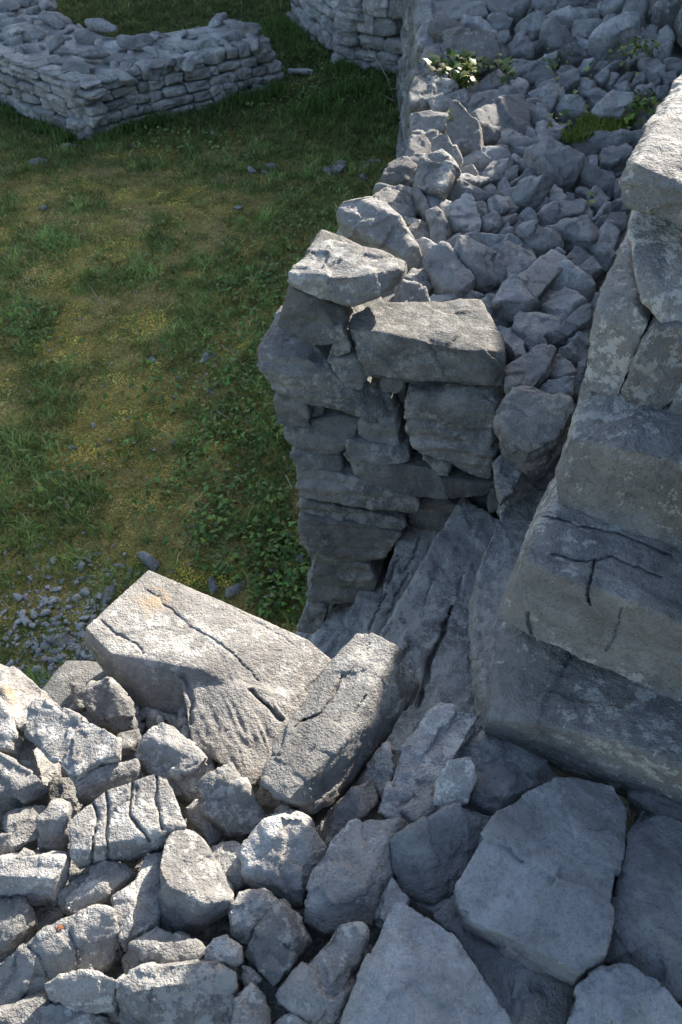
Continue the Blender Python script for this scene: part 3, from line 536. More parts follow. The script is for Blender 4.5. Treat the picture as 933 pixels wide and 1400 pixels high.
TS = [
 (t3, '380,175 490,168 560,215 588,260 570,300 530,370 500,400 420,385 318,350 318,320 345,240', 'boxy sunlit boulder on the outer edge of the terrace', .06, 1),
 (t3, '430,60 480,22 530,30 560,110 605,190 600,235 560,230 500,180 430,170', 'upright stone with a lit edge behind the boxy boulder', .05, 1),
 (t3, '270,85 340,90 430,140 425,175 370,180 340,230 245,210', 'pale stone at the brink left of the upright stone', 0, 1),
 (t3, '150,205 200,185 240,210 290,260 305,355 230,350 150,335 122,280', 'pitted pale stone at the very brink over the grass', -.03, 1),
 (t3, '75,340 200,345 300,360 315,400 190,405 65,390', 'thin flat stone on the brink below the pitted one', -.05, 1),
 (t3, '10,440 40,402 130,380 285,410 322,440 342,500 300,542 240,545 10,475', 'flat slab with a lit top on the edge above the ridged stone', -.01, 1),
 (t3, '-140,600 -70,515 0,480 70,465 110,480 250,620 330,770 300,830 250,832 60,740 -90,680 -150,625', 'large stone with a knife sharp bright ridge behind the corner stone', .05, 1),
 (t3, '320,710 400,698 490,745 440,850 400,905 250,905 225,880 300,790', 'dark stone between the ridged stone and the cap slab', -.02, 0),
 (t3, '400,510 460,487 485,500 515,600 515,720 480,728 420,690 410,600', 'upright finger of stone with lit top right of the ridged stone', .03, 1),
 (t3, '310,375 350,370 390,420 388,460 412,490 390,545 370,510 340,440', 'thin leaning stone with a lit rim under the boxy boulder', .01, 1),
 (t3, '390,385 480,400 550,450 530,500 500,545 440,485 395,480', None, -.02, 0),
 (t3, '255,640 330,592 440,610 452,690 300,715 265,680', 'half lit stone right of the knife ridge', 0, 1),
 (t3, '245,550 330,555 390,585 330,592 270,590', None, -.04, 1),
 (t3, '530,480 580,440 660,430 700,490 735,600 730,650 620,662 560,620 520,530', 'big dark rounded stone standing clear in the middle of the near rubble', .02, 0),
 (t3, '605,160 740,115 860,93 905,125 915,165 860,190 740,218 620,228 602,205', 'long humped stone behind the boxy boulder', -.02, 0),
 (t3, '755,270 810,205 900,180 935,185 935,240 880,290 800,322 755,305', None, -.03, 0),
 (t3, '590,240 680,232 720,290 600,290', None, -.05, 0),
 (t3, '575,292 700,290 782,325 740,352 620,348 572,325', None, -.03, 0),
 (t3, '525,370 600,333 690,350 725,390 795,430 700,455 560,445 520,410', None, -.03, 0),
 (t3, '750,350 800,335 865,390 850,422 790,432', None, -.03, 0),
 (t3, '780,440 850,408 900,430 935,500 900,542 820,542 790,490', None, -.03, 0),
 (t3, '690,460 770,448 795,500 770,550 720,560', None, -.05, 0),
 (t3, '730,590 830,528 872,560 850,640 800,665 732,642', 'pale fist sized stone right of the big dark rounded one', -.01, 0),
 (t3, '700,215 790,195 810,205 760,270 740,290', None, -.06, 0),
 (t3, '500,575 570,580 580,650 520,720 505,680', None, -.07, 0),
 (t3, '300,0 460,0 440,60 420,130 340,88 305,80', 'pale edge stone streaked with light below the wedge', .0, 1),
 (t3, '700,60 760,60 860,90 740,112 700,100', None, -.08, 0),
 (t1, '35,105 70,60 190,5 330,-10 440,15 475,75 300,105 200,125 60,160', 'broad ledge stone at the far outer edge of the terrace', -.02, 0),
 (t1, '120,125 200,118 280,138 335,170 330,205 200,205 130,180', 'sunlit stone on the far outer edge above the biggest lit block', .0, 1),
 (t1, '205,215 340,193 440,203 560,248 612,290 600,392 480,372 310,375 245,400 232,300', 'big brown block with a sunlit top behind the ivy', .04, 1),
 (t1, '78,338 220,303 252,370 240,402 98,408', 'bright flat stone on the brink left of the ivy', -.02, 1),
 (t1, '55,180 110,145 205,180 208,290 140,322 48,312', None, -.06, 0),
 (t1, '40,415 140,400 150,470 60,500 30,480', None, -.06, 1),
 (t1, '45,515 120,503 290,570 302,602 150,642 140,712 15,742 8,640 35,570', 'square stone with a lit top on the brink just below the ivy', -.01, 1),
 (t1, '133,625 230,613 330,595 382,610 372,662 270,672 160,722 145,660', None, .0, 1),
 (t1, '25,760 140,708 230,718 268,760 220,832 190,902 130,940 22,940', 'bright crumpled edge stone left of the lit wedge', -.02, 1),
 (t1, '285,658 340,652 400,708 432,790 438,860 435,1000 300,1020 225,960 240,860 290,740', 'dark upright stone with a cream wedge of sun on its flank', .06, 1),
 (t1, '410,605 430,550 560,458 588,490 592,572 500,602 430,622', None, -.02, 0),
 (t1, '385,665 410,610 600,568 695,630 560,665 520,702 400,725', None, -.03, 0),
 (t1, '415,740 500,700 560,640 700,632 735,700 742,862 600,905 445,882', 'largest blocky stone of the terrace middle, its front face ribbed', .02, 0),
 (t1, '590,900 740,870 850,940 830,1010 700,1020 600,960', None, -.03, 0),
 (t1, '628,290 700,203 740,213 792,300 772,342 668,362', 'dark pointed stone right of the big brown block', .02, 0),
 (t1, '772,280 850,253 872,300 800,322', 'pale bluish flake lying in shade right of the dark pointed stone', -.02, 0),
 (t1, '688,150 760,108 850,128 872,200 800,252 720,222', None, -.02, 0),
 (t1, '638,400 680,378 820,408 925,480 800,505 700,482', None, -.02, 0),
 (t1, '738,605 800,558 933,508 960,560 860,585 820,655', None, -.03, 0),
 (t1, '828,590 870,548 960,560 970,670 880,695 838,640', None, .0, 0),
 (t1, '636,540 690,508 762,550 720,605 650,605', None, -.04, 0),
 (t1, '562,250 575,210 635,195 640,250 600,290', None, -.02, 0),
 (t1, '330,130 360,95 450,100 540,190 560,240 440,195', None, -.03, 0),
 (t1, '490,120 560,105 650,150 620,200 545,200', None, -.04, 0),
 (t1, '430,5 640,-15 735,60 700,122 600,140 520,90', None, -.02, 0),
 (t1, '735,10 800,-20 940,0 933,50 850,60 780,50', None, -.03, 0),
 (t1, '735,800 800,828 852,935 760,915', None, -.04, 0),
 (t1, '766,640 830,650 925,800 830,800 720,760', None, -.04, 0),
 (t2, '50,150 110,118 150,140 245,250 200,295 80,305 45,240', 'shaded cube with a blunt top, far up the terrace', .04, 0),
 (t2, '80,100 150,58 290,38 345,90 305,180 170,145', None, .0, 0),
 (t2, '235,205 330,168 420,178 445,210 330,275 240,265', None, -.02, 0),
 (t2, '350,350 410,270 510,180 640,113 670,150 642,252 520,315 400,375', 'long slanting slab leaning up the bank at the far right', .03, 0),
 (t2, '508,165 560,60 640,-10 702,20 692,155 600,135', None, .06, 0),
 (t2, '400,45 430,0 570,-20 562,60 500,95 410,75', None, .02, 0),
 (t2, '403,175 440,98 492,88 515,130 460,195', None, .0, 0),
 (t2, '140,40 200,-10 290,0 285,45 150,60', None, .0, 0),
 (t2, '-10,70 60,0 140,10 130,60 40,95', None, .0, 0),
 (t2, '345,60 400,70 400,150 350,170 335,110', None, -.03, 0),
 (t2, '672,235 720,163 782,168 772,295 668,315', None, .05, 0),
 (t2, '785,205 840,168 878,230 852,345 810,378 778,305', 'pale upright splinter at the far right of the terrace', .08, 0),
 (t2, '445,442 560,388 700,338 718,380 520,435', 'straight bar stone below the ivy on the right bank', -.01, 0),
 (t2, '660,422 700,388 780,388 823,420 802,485 740,485', None, .0, 0),
 (t2, '595,565 640,488 690,458 708,500 660,550', None, .0, 0),
 (t2, '718,480 780,470 803,510 790,550 725,545', None, -.02, 0),
 (t2, '598,622 650,558 740,538 775,590 680,615', None, -.02, 0),
 (t2, '362,718 450,630 560,598 608,640 605,720 560,790 500,810 420,790', 'pale faceted block standing above the moss cushion', .05, 0),
 (t2, '305,622 390,583 482,630 380,695', None, -.02, 0),
 (t2, '22,600 70,558 132,570 145,650 90,705 38,682', None, .0, 0),
 (t2, '148,312 240,283 322,340 335,372 240,385', None, -.02, 0),
 (t2, '262,432 340,383 382,380 352,432 290,465', None, -.02, 0),
 (t2, '375,503 440,443 473,460 422,535', None, .0, 0),
 (t2, '425,535 475,455 535,470 480,550', None, -.02, 0),
 (t2, '128,455 190,415 255,440 240,480 150,480', None, -.02, 0),
 (t2, '348,455 420,398 478,400 440,455', None, -.02, 0),
 (t2, '485,545 560,475 645,468 600,520 500,560', None, -.03, 0),
 (t2, '605,790 680,752 775,770 742,855 650,870', None, .0, 0),
 (t2, '738,752 800,668 940,640 960,700 860,770', None, .02, 0),
 (t2, '98,705 200,638 292,650 325,722 220,750', None, -.02, 0),
 (t2, '-5,565 120,498 262,488 252,565 140,605', None, -.03, 0),
 (t2, '-10,650 60,700 70,800 0,810', None, -.03, 0),
 (t2, '290,935 400,888 600,853 700,880 690,945 450,990', 'long low stone at the front foot of the moss cushion', -.03, 0),
 (t2, '255,545 330,500 380,530 350,590 290,600', None, -.03, 0),
 (t2, '500,560 590,530 600,590 540,600', None, -.04, 0),
 (t2, '775,560 850,550 885,600 830,640 780,620', None, .0, 0),
 (t2, '885,550 940,470 960,620 900,640', None, .03, 0),
 (t2, '820,380 900,370 960,420 900,480 820,460', None, .0, 0),
 (t2, '800,490 880,480 900,540 830,560', None, -.02, 0),
 (t2, '0,400 60,350 140,320 150,380 60,430', None, -.03, 0),
 (t2, '0,440 90,440 120,500 0,540', None, -.04, 0),
 (t2, '230,240 330,280 380,290 340,330 260,310', None, -.04, 0),
 (t2, '270,760 350,760 380,800 300,830', None, -.05, 0),
 (t2, '85,790 150,780 200,820 120,900 80,880', None, -.04, 0),
 (t2, '0,820 80,850 120,930 0,940', None, -.04, 0),
 (t4, '203,115 290,83 380,98 505,210 492,290 452,385 390,345 330,265 258,222', 'big speckled kite shaped stone below the moss cushion', .04, 0),
 (t4, '505,225 570,208 742,310 750,360 712,435 640,375 560,305', None, -.01, 0),
 (t4, '592,390 630,348 715,430 652,490 603,455', None, .0, 0),
 (t4, '615,565 680,468 802,418 775,470 700,545', 'tilted blade of stone near the high wall', .01, 0),
 (t4, '500,388 540,358 598,375 582,425', None, -.01, 0),
 (t4, '508,160 545,138 582,190 530,208', 'tiny pale stone below the moss cushion', -.02, 0),
 (t4, '660,140 820,68 853,90 858,140 740,215 680,205', 'squared block right of the moss cushion', .02, 0),
 (t4, '575,160 640,153 650,220 590,225', None, -.04, 0),
 (t4, '515,130 560,80 700,40 880,15 900,60 820,65 660,135 540,150', None, -.02, 0),
 (t4, '262,542 320,483 430,448 510,438 568,470 542,540 430,573 308,600', 'pale cracked block right of the centre of the rubble', .0, 0),
 (t4, '315,602 440,568 530,553 602,588 648,650 622,755 520,740 420,705 378,652', 'big dark egg shaped stone right of the pale slab', .02, 0),
 (t4, '127,662 180,587 250,598 380,668 403,720 362,785 210,755', 'pale slab with straight edges near the big dark egg shaped stone', .03, 0),
 (t4, '55,415 150,348 290,288 345,310 240,445 140,505 78,455', None, .0, 0),
 (t4, '330,372 370,328 443,412 412,465 340,435', None, .0, 0),
 (t4, '136,540 200,503 262,530 273,592 170,605', None, -.02, 0),
 (t4, '25,795 60,753 190,752 238,800 242,855 150,935 50,940 22,855', 'boxy stone in the near rubble with a flat light top', .02, 0),
 (t4, '-40,700 0,688 100,678 173,730 80,758 -10,800', None, .0, 0),
 (t4, '430,802 480,748 540,738 593,800 520,865 448,832', None, .0, 0),
 (t4, '507,872 610,793 670,868 582,930', 'small sharp pyramid of stone close to the high wall', .02, 0),
 (t4, '737,535 790,458 850,480 835,515', None, -.02, 0),
 (t4, '620,590 700,540 790,545 800,640 740,650 680,610', None, -.04, 0),
 (t4, '606,772 650,660 700,608 785,680 745,805 692,875 640,835', 'smooth steep stone against the high wall', .0, 0),
 (t4, '87,322 180,258 242,268 295,292 140,352 92,358', None, -.02, 0),
 (t4, '42,278 90,213 138,213 128,278 70,308', None, -.01, 0),
 (t4, '138,205 200,170 255,240 245,268 180,262', None, -.03, 0),
 (t4, '0,190 100,180 85,215 45,275 0,290', None, -.02, 0),
 (t4, '0,100 40,90 85,140 75,180 0,180', None, -.02, 0),
 (t4, '85,160 110,140 165,180 150,210 95,205', None, -.02, 0),
 (t4, '25,60 100,30 205,60 200,130 90,135 30,100', None, -.02, 0),
 (t4, '735,310 810,300 830,420 760,430', None, -.03, 0),
 (t4, '270,455 330,420 355,480 290,500 140,520 200,480', None, -.04, 0),
 (t4, '0,330 50,300 95,370 50,410 0,400', None, -.03, 0),
 (t4, '-10,420 60,440 130,510 60,540 0,530', None, -.02, 0),
 (t4, '35,545 120,535 125,570 70,600 30,590', None, .0, 0),
 (t4, '80,600 140,560 170,610 120,660', None, -.03, 0),
 (t4, '0,650 60,600 110,640 100,680 0,690', None, -.03, 0),
 (t4, '225,780 290,753 340,788 260,845', None, -.03, 0),
 (t4, '380,800 440,800 470,850 400,880', None, -.03, 0),
 (t4, '440,400 500,400 560,440 440,450', None, -.05, 0),
 (t4, '530,540 570,475 610,520 600,580 560,560', None, -.03, 0),
 (t4, '380,650 440,690 500,735 410,745', None, -.05, 0),
 (t4, '660,270 740,270 760,310 720,300', None, -.06, 0),
 (t4, '720,220 790,195 820,250 740,280', None, -.04, 0),
 (t4, '340,0 420,0 400,70 330,60', None, -.03, 0),
 (t4, '170,0 240,0 260,60 190,60', None, -.03, 0),
 (t4, '740,840 700,890 740,960 800,850', None, -.05, 0),
 (t5, '-25,305 30,302 60,312 120,318 145,360 177,468 0,472 -25,450', 'thin upright flake with a lit rim just behind the cap slab', .04, 0),
 (t5, '5,285 60,248 190,243 238,290 222,342 160,375 30,305', 'low stone with a warm lit top behind the upright flake', -.02, 1),
 (t5, '180,240 260,128 330,148 455,275 382,390 270,390 215,305', 'big wedge with a mottled top close behind the cap slab', .01, 0),
 (t5, '330,92 380,72 460,128 600,173 675,230 665,305 480,305 385,212 340,152', 'long knuckled stone close behind the cap slab', .03, 0),
 (t5, '250,110 340,18 480,8 520,80 565,145 430,92 350,75 270,130', None, -.02, 0),
 (t5, '490,5 530,0 580,25 620,40 740,22 785,85 640,117 570,158 528,112 488,62', None, .01, 0),
 (t5, '630,150 660,98 790,98 850,170 843,212 740,285 690,310 665,240', 'faceted pale stone with a bright corner near the centre', .02, 0),
 (t5, '162,412 200,388 430,378 505,400 480,442 330,475 180,470', 'flat bar of stone lying along the back of the cap slab', -.03, 0),
 (t5, '505,330 550,308 635,315 620,410 520,395', None, -.05, 0),
 (t5, '500,420 590,388 765,465 702,522 662,585 570,575 538,480', 'brownish slab tucked behind the right end of the cap slab', -.02, 0),
 (t5, '820,130 900,105 940,130 860,175', None, -.04, 0),
 (t6, '60,312 110,248 210,178 390,38 448,60 442,122 422,202 310,292 242,395 190,398 118,342', 'longest diagonal stone lying across the near rubble', .02, 0),
 (t6, '242,402 300,298 370,273 482,300 430,332 330,415', None, -.02, 0),
 (t6, '335,278 450,133 520,148 660,265 588,365 510,313 470,302', 'broad flat stone right of the longest diagonal one', -.01, 0),
 (t6, '318,412 470,308 520,318 615,385 540,433 450,495 415,440', None, -.01, 0),
 (t6, '162,432 205,403 400,428 443,480 422,535 340,558 220,558 162,512', 'pale brick shaped stone right of the cap slab', .02, 0),
 (t6, '365,595 450,500 560,408 650,383 693,440 620,505 480,605 388,618', 'split slab in two layers against the high wall', .01, 0),
 (t6, '212,572 320,543 368,640 352,668 250,672', None, -.01, 0),
 (t6, '45,505 150,518 200,560 238,680 160,702 98,620', 'dark round backed stone beside the end of the cap slab', -.02, 0),
 (t6, '115,752 200,698 322,660 388,680 372,782 262,880 125,855', 'brightest pale block at the right end of the cap slab', .03, 0),
 (t6, '405,700 460,698 545,770 502,833 388,845 405,790', None, .0, 0),
 (t6, '312,873 420,838 522,808 512,938 330,940', None, .0, 0),
 (t6, '400,692 560,568 690,500 660,640 600,740 460,692', 'broad dark stone half hidden by the high wall', -.03, 0),
 (t6, '103,500 130,440 165,430 168,510 130,520', None, -.05, 0),
 (t6, '515,842 590,788 600,950 530,950', None, -.03, 0),
 (t6, '440,120 440,55 490,65 515,120 470,130', None, -.04, 0),
 (t6, '508,128 600,158 655,222 560,192', None, -.03, 0),
 (t6, '600,360 640,280 690,300 670,400 620,390', None, -.06, 0),
 (t6, '380,620 460,610 440,690 390,690', None, -.07, 0),
 (t6, '540,840 560,730 620,700 600,800', None, -.05, 0),
 (lambda s: P2(s), '681,564 704,525 735,530 750,534 775,545 782,562 765,602 723,615 700,602 690,587', 'large dark stone hanging over the passage beside the square block', .0, 2),
 (lambda s: P2(s), '677,637 690,620 711,616 722,617 711,650 699,671 688,680 680,663', 'smooth slate coloured stone wedged under the hanging one', -.25, 2),
 (lambda s: P2(s), '735,525 775,520 785,560 770,570 745,545', None, -.04, 0),
 (lambda s: P2(s), '705,600 740,600 770,570 780,600 740,640 715,625', None, -.2, 2),
 (lambda s: P2(s), '686,690 712,655 725,625 745,610 735,640 700,695', None, -.36, 2),
]
for tf, s, lab, z, ed in TS:
    ts(tf(s), lab, z, **({'mat': M_FORE} if ed == 1 else {'mat': M_STEP} if ed == 2 else {}))
# stones not described one by one are told by the described stone they lie against
LM = [('the boxy sunlit boulder', 596, 237), ('the upright stone with the lit edge', 612, 205), ('the thin flat brink stone', 540, 259), ('the knife sharp ridged stone', 520, 315),
 ('the upright finger of stone', 598, 310), ('the big dark rounded stone', 635, 298), ('the long humped stone', 662, 214), ('the pale fist sized stone', 672, 308), ('the broad ledge stone at the far edge', 610, 20),
 ('the big brown block behind the ivy', 650, 62), ('the cream wedge of sun', 634, 170), ('the ribbed blocky stone', 687, 165), ('the dark pointed stone', 716, 60), ('the shaded cube far up', 763, 47),
 ('the long slanting slab on the bank', 845, 50), ('the pale upright splinter', 910, 58), ('the straight bar stone on the right bank', 860, 82), ('the pale block above the moss cushion', 842, 150), ('the moss cushion', 825, 180),
 ('the kite shaped stone', 758, 225), ('the squared block right of the moss', 845, 212), ('the pale cracked block', 770, 290), ('the big dark egg shaped stone', 785, 318), ('the pale straight edged slab', 738, 327),
 ('the boxy flat topped stone', 708, 362), ('the small sharp pyramid', 808, 365), ('the smooth steep stone by the wall', 830, 335), ('the upright lit flake', 566, 402), ('the mottled wedge behind the cap slab', 616, 377),
 ('the long knuckled stone', 655, 362), ('the faceted bright cornered stone', 708, 360), ('the longest diagonal stone', 728, 385), ('the broad flat stone beside it', 775, 385), ('the pale brick shaped stone', 735, 443),
 ('the split two layered slab', 785, 445), ('the brightest pale block', 723, 507), ('the dark hanging stone by the passage', 735, 567), ('the dark round backed stone', 700, 470), ('the moss level ivy on the right', 885, 150)]
LML = [('the huge tilted slab crest', 205, 785), ('the gravel patch', 100, 900), ('the pillar foot', 405, 790), ('the lone bright stone on the moss', 127, 578), ('the flat stone mid lawn', 210, 492), ('the hollowed grey stone mid lawn', 285, 490),
 ('the pale cluster at the lawn top', 362, 240), ('the flat pale rock by the terrace', 462, 236), ('the low wall corner', 125, 185), ('the faint flat stone at left', 55, 225), ('the large dark half buried stone', 150, 815), ('the dark shadowed gravel rock', 80, 875)]
USED = set()
def rel_label(px, py, w, lms, noun):
    dirs = ['right of', 'behind and right of', 'behind', 'behind and left of', 'left of', 'in front and left of', 'in front of', 'in front and right of']
    size = 'small' if w < 26 else 'fair sized' if w < 48 else 'broad'
    if lms is LML: size = 'small' if w < 14 else 'bigger'
    for nm, x, y in sorted(lms, key=lambda l: math.hypot(l[1] - px, (l[2] - py))):
        d = dirs[round(math.atan2(py * -1 + y, px - x) / (math.pi / 4)) % 8]
        if (nm, d) in USED or math.hypot(x - px, y - py) < 3: continue
        USED.add((nm, d)); return ' '.join(f'{size} grey {noun} {d} {nm}'.split()[:16])
    return None
for o in UNL:
    px, py, w_ = o['_px']; o['label'] = rel_label(px, py, w_, LM, 'stone')
for o in COL.objects:
    if '_px' in o: del o['_px']
# ------------------------------------------------------------------ turn every stone into its weathered mesh
finish_tasks()
for o in finish_protos:      # prototypes: unit size, used through shared mesh data
    COL.objects.unlink(o)
def inst(proto, loc, rot, scl, name='stone', parent=None, mat=None):
    o = bpy.data.objects.new(name, proto.data); COL.objects.link(o)
    o.location = loc; o.rotation_euler = rot; o.scale = scl
    if parent: o.parent = parent; o.location = Vector(loc) - parent.location
    return o
def variants(lst, mat):
    out = []
    for p in lst:
        c = p.copy(); c.data = p.data.copy(); c.data.materials.clear(); c.data.materials.append(mat); out.append(c)
    return out
RLF = variants(RLO, M_FORE); RLG = variants(RLO, M_GRAV); RF = variants(RCK, M_FORE); RP = variants(RCK, M_PIL); BP = variants(BLK, M_PIL); RFAR = variants(RCK, M_FAR); BW = variants(BLK, M_WALL)
def centre(o):      # local centre of a prototype is its base centre
    return o
rr = random.Random(3)
# packing stones that fill the gaps lower down
def pack(region, n, z, size, protos, label, group, cat='stone', parent=None, name='stone'):
    pts = []; k = 0
    while len(pts) < n and k < n * 60:
        k += 1; px, py = rr.uniform(region[0], region[2]), rr.uniform(region[1], region[3])
        if len(region) > 4 and not region[4](px, py): continue
        p = on_z(px, py, z + rr.uniform(-.02, .02)); s = size * rr.uniform(.7, 1.35)
        if any((p[0] - q[0]) ** 2 + (p[1] - q[1]) ** 2 < (.42 * (s + q[3])) ** 2 for q in pts): continue
        pts.append((*p, s))
    for x, y, zz, s in pts:
        o = inst(rr.choice(protos), (x, y, zz - s * .3), (rr.uniform(-.5, .5), rr.uniform(-.5, .5), rr.uniform(0, 6.3)), (s, s, s), name, parent)
        if parent is None: tag(o, label, cat, group)
def joined_pack(name, pts, protos, parent=None, zr=.5):
    VV, FF, off = [], [], 0
    dat = {}
    for p in protos:
        v = np.empty(len(p.data.vertices) * 3, np.float32); p.data.vertices.foreach_get('co', v)
        p.data.calc_loop_triangles(); f = np.empty(len(p.data.loop_triangles) * 3, np.int32); p.data.loop_triangles.foreach_get('vertices', f)
        dat[p] = (v.reshape(-1, 3), f.reshape(-1, 3))
    for x, y, z, s in pts:
        v, f = dat[rr.choice(protos)]
        R = np.array(Matrix.Rotation(rr.uniform(0, 6.3), 3, 'Z') @ Matrix.Rotation(rr.uniform(-zr, zr), 3, 'X') @ Matrix.Rotation(rr.uniform(-zr, zr), 3, 'Y'))
        VV.append((v * np.array([1, rr.uniform(.7, 1.1), rr.uniform(.6, 1.)]) * s) @ R.T + np.array([x, y, z])); FF.append(f + off); off += len(v)
    me = bpy.data.meshes.new(name); V = np.concatenate(VV); Fc = np.concatenate(FF)
    me.from_pydata([], [], []); me.vertices.add(len(V)); me.vertices.foreach_set('co', V.astype(np.float32).ravel())
    me.loops.add(len(Fc) * 3); me.loops.foreach_set('vertex_index', Fc.ravel().astype(np.int32)); me.polygons.add(len(Fc))
    me.polygons.foreach_set('loop_start', np.arange(0, len(Fc) * 3, 3, dtype=np.int32)); me.update(calc_edges=True)
    me.materials.append(protos[0].data.materials[0]); o = bpy.data.objects.new(name, me); COL.objects.link(o); o['kind'] = 'stuff'
    me.polygons.foreach_set('use_smooth', np.ones(len(Fc), bool))
    if parent: o.parent = parent; o.location = -parent.location
    return o
# small chinking between the terrace stones and between the near stones
core = []
def inside(poly, x, y):
    c = False; n = len(poly)
    for i in range(n):
        x1, y1 = poly[i]; x2, y2 = poly[(i+1) % n]
        if (y1 > y) != (y2 > y) and x < (x2 - x1) * (y - y1) / (y2 - y1) + x1: c = not c
    return c
TER = [(-.02, 2.62), (.45, 2.5), (.72, 2.4), (.9, 2.2), (1.7, 3.1), (2.9, 6.2), (3.0, 10.2), (.95, 10.2), (.78, 6.8), (.6, 5.2), (.55, 4.43), (.36, 3.56), (.08, 2.98)]
pts = []
for _ in range(2600):
    x, y = rr.uniform(-.1, 3), rr.uniform(2.2, 8.2)
    if inside(TER, x, y): pts.append((x, y, -.21 + rr.uniform(-.03, .06), rr.uniform(.06, .14)))
joined_pack('rubble_fill', pts, RLO, pil)
NEAR = [(-1.6, -.6), (-1.3, .3), (-.95, .75), (-.72, 1.05), (-.5, 1.18), (-.1, 1.02), (.2, .98), (.36, .86), (1.2, .35), (1.4, -.6)]
body('rubble_core', NEAR, LAWN - .1, -.19, M_PIL)['kind'] = 'structure'
pts = []
for _ in range(2300):
    x, y = rr.uniform(-1.2, 1.3), rr.uniform(-.1, 1.2)
    if inside(NEAR, x, y): pts.append((x, y, -.19 + rr.uniform(-.03, .055), rr.uniform(.035, .085)))
joined_pack('rubble_fill', pts, RLF)
# courses of a wall built along a line
def course_wall(parent, p0, p1, z0, z1, hs, ls, protos, depth=.22, batter=.12, seed=1, skip=0.0):
    r = random.Random(seed); p0 = Vector(p0); p1 = Vector(p1); L = (p1 - p0).length; d = (p1 - p0) / L
    nrm = Vector((d.y, -d.x)); ang = math.atan2(d.y, d.x); z = z0
    while z < z1 - .02:
        h = min(r.uniform(*hs), z1 - z + .02); s = -r.uniform(0, ls[0])
        while s < L:
            l = r.uniform(*ls); cc = min(s + l / 2, L)
            if r.random() >= skip:
                t = p0 + d * (s + l / 2) - nrm * ((z - z0) * batter + depth / 2) + nrm * r.uniform(-.025, .025)
                hh = h * r.uniform(.8, 1.12)
                inst(r.choice(protos), (t.x, t.y, z), (r.uniform(-.05, .05), r.uniform(-.06, .06), ang + r.uniform(-.09, .09) + (math.pi if r.random() < .5 else 0)), (l * .97, depth, hh), 'stone', parent)
            s += l
        z += h
# outer face of the terrace wall (falls to the grass)
OUT = [(-.02, 2.75), (.03, 3.0), (.19, 3.56), (.42, 4.43), (.48, 5.2), (.53, 6.8), (.68, 10.3)]
for i, (a, b) in enumerate(zip(OUT, OUT[1:])):
    big = i < 3
    b2 = b
    foot = .0
    course_wall(pil, (b[0] - foot, b[1]), (a[0] - foot, a[1]), LAWN - .05, -.09, (.13, .22), (.3, .6), BP, .3, .03, 20 + i)
# near wall face toward the grass and toward the steps
nw = empty('near_wall', (-.6, 1.0, LAWN), 'outer face of the near wall under the huge tilted slab', 'dry stone wall')
course_wall(nw, (-.75, 1.08), (-1.5, -.5), LAWN - .05, -.30, (.14, .22), (.25, .45), BP, .3, .02, 41)
course_wall(nw, (.36, .98), (-.50, 1.24), LAWN - .05, -.26, (.14, .22), (.25, .45), BP, .3, .0, 42)
# long face of the high wall along the terrace
course_wall(hw, (1.45, 2.75), (.70, 1.25), -.25, 1.15, (.2, .28), (.35, .6), BW, .35, .12, 51)
course_wall(hw, (2.15, 5.2), (1.42, 2.7), -.1, 1.62, (.2, .28), (.35, .6), BW, .35, .10, 52)  # unseen top heights stepped by segment to shape shade on terrace and lawn
course_wall(hw, (2.16, 6.2), (2.17, 5.15), -.1, 1.75, (.2, .3), (.3, .5), BW, .35, .08, 53)
course_wall(hw, (2.12, 7.4), (2.16, 6.2), -.1, 1.36, (.2, .3), (.3, .5), BW, .35, .08, 55)
course_wall(hw, (2.05, 8.9), (2.12, 7.4), -.1, 1.48, (.2, .3), (.3, .5), BW, .35, .08, 56)
course_wall(hw, (1.9, 10.2), (2.05, 9.1), -.1, 2.7, (.2, .3), (.3, .5), BW, .35, .08, 54)
body('wall_or_shade_core', [(.72, 1.45), (1.2, 1.0), (3.5, 0), (4.5, 3), (4, 8.9), (2.6, 8.9), (2.55, 5.1), (1.8, 2.8)], LAWN, 1.15, M_WALL, hw)
body('wall_or_shade_core', [(2.4, 9.3), (4.2, 9.3), (4.2, 11), (2.3, 11)], LAWN, 2.6, M_WALL, hw)  # taller core out of view, added to shade the lawn
# ------------------------------------------------------------------ far low wall on the grass
lw = empty('low_wall', (-2.59, 8.9, LAWN), 'knee high grey dry stone wall with a corner, standing on the grass at upper left', 'dry stone wall')
C0 = (-2.62, 8.72); R1_ = (-.78, 10.15); L1_ = (-4.9, 10.7)
course_wall(lw, C0, R1_, LAWN - .03, -1.20, (.07, .15), (.11, .32), BLK, .2, .10, 61)
course_wall(lw, L1_, C0, LAWN - .03, -1.20, (.07, .15), (.13, .36), BLK, .2, .10, 62)
body('wall_or_shade_core', [(-2.55, 8.98), (-.9, 10.26), (-1.3, 11.15), (-2.55, 10.4), (-4.3, 12.2), (-5.6, 12), (-4.7, 10.85)], LAWN, -1.25, M_FAR, lw)
LP = [(-2.6, 8.82), (-.85, 10.2), (-1.3, 11.25), (-2.5, 10.4), (-4.2, 12.3), (-5.4, 12.1), (-4.8, 10.75)]
def scatter_top(poly, n, z, s0, s1, protos, parent, flat=.6):
    got = []; k = 0
    xs = [p[0] for p in poly]; ys = [p[1] for p in poly]
    while len(got) < n and k < n * 80:
        k += 1; x, y = rr.uniform(min(xs), max(xs)), rr.uniform(min(ys), max(ys)); s = rr.uniform(s0, s1)
        if not inside(poly, x, y) or any((x-a)**2+(y-b)**2 < (.40*(s+c))**2 for a, b, c in got): continue
        got.append((x, y, s)); inst(rr.choice(protos), (x, y, z + rr.uniform(-.05, .02)), (rr.uniform(-.3, .3), rr.uniform(-.3, .3), rr.uniform(0, 6.3)), (s, s * .8, s * flat), 'stone', parent)
scatter_top(LP, 150, -1.30, .18, .48, RFAR, lw, .8)
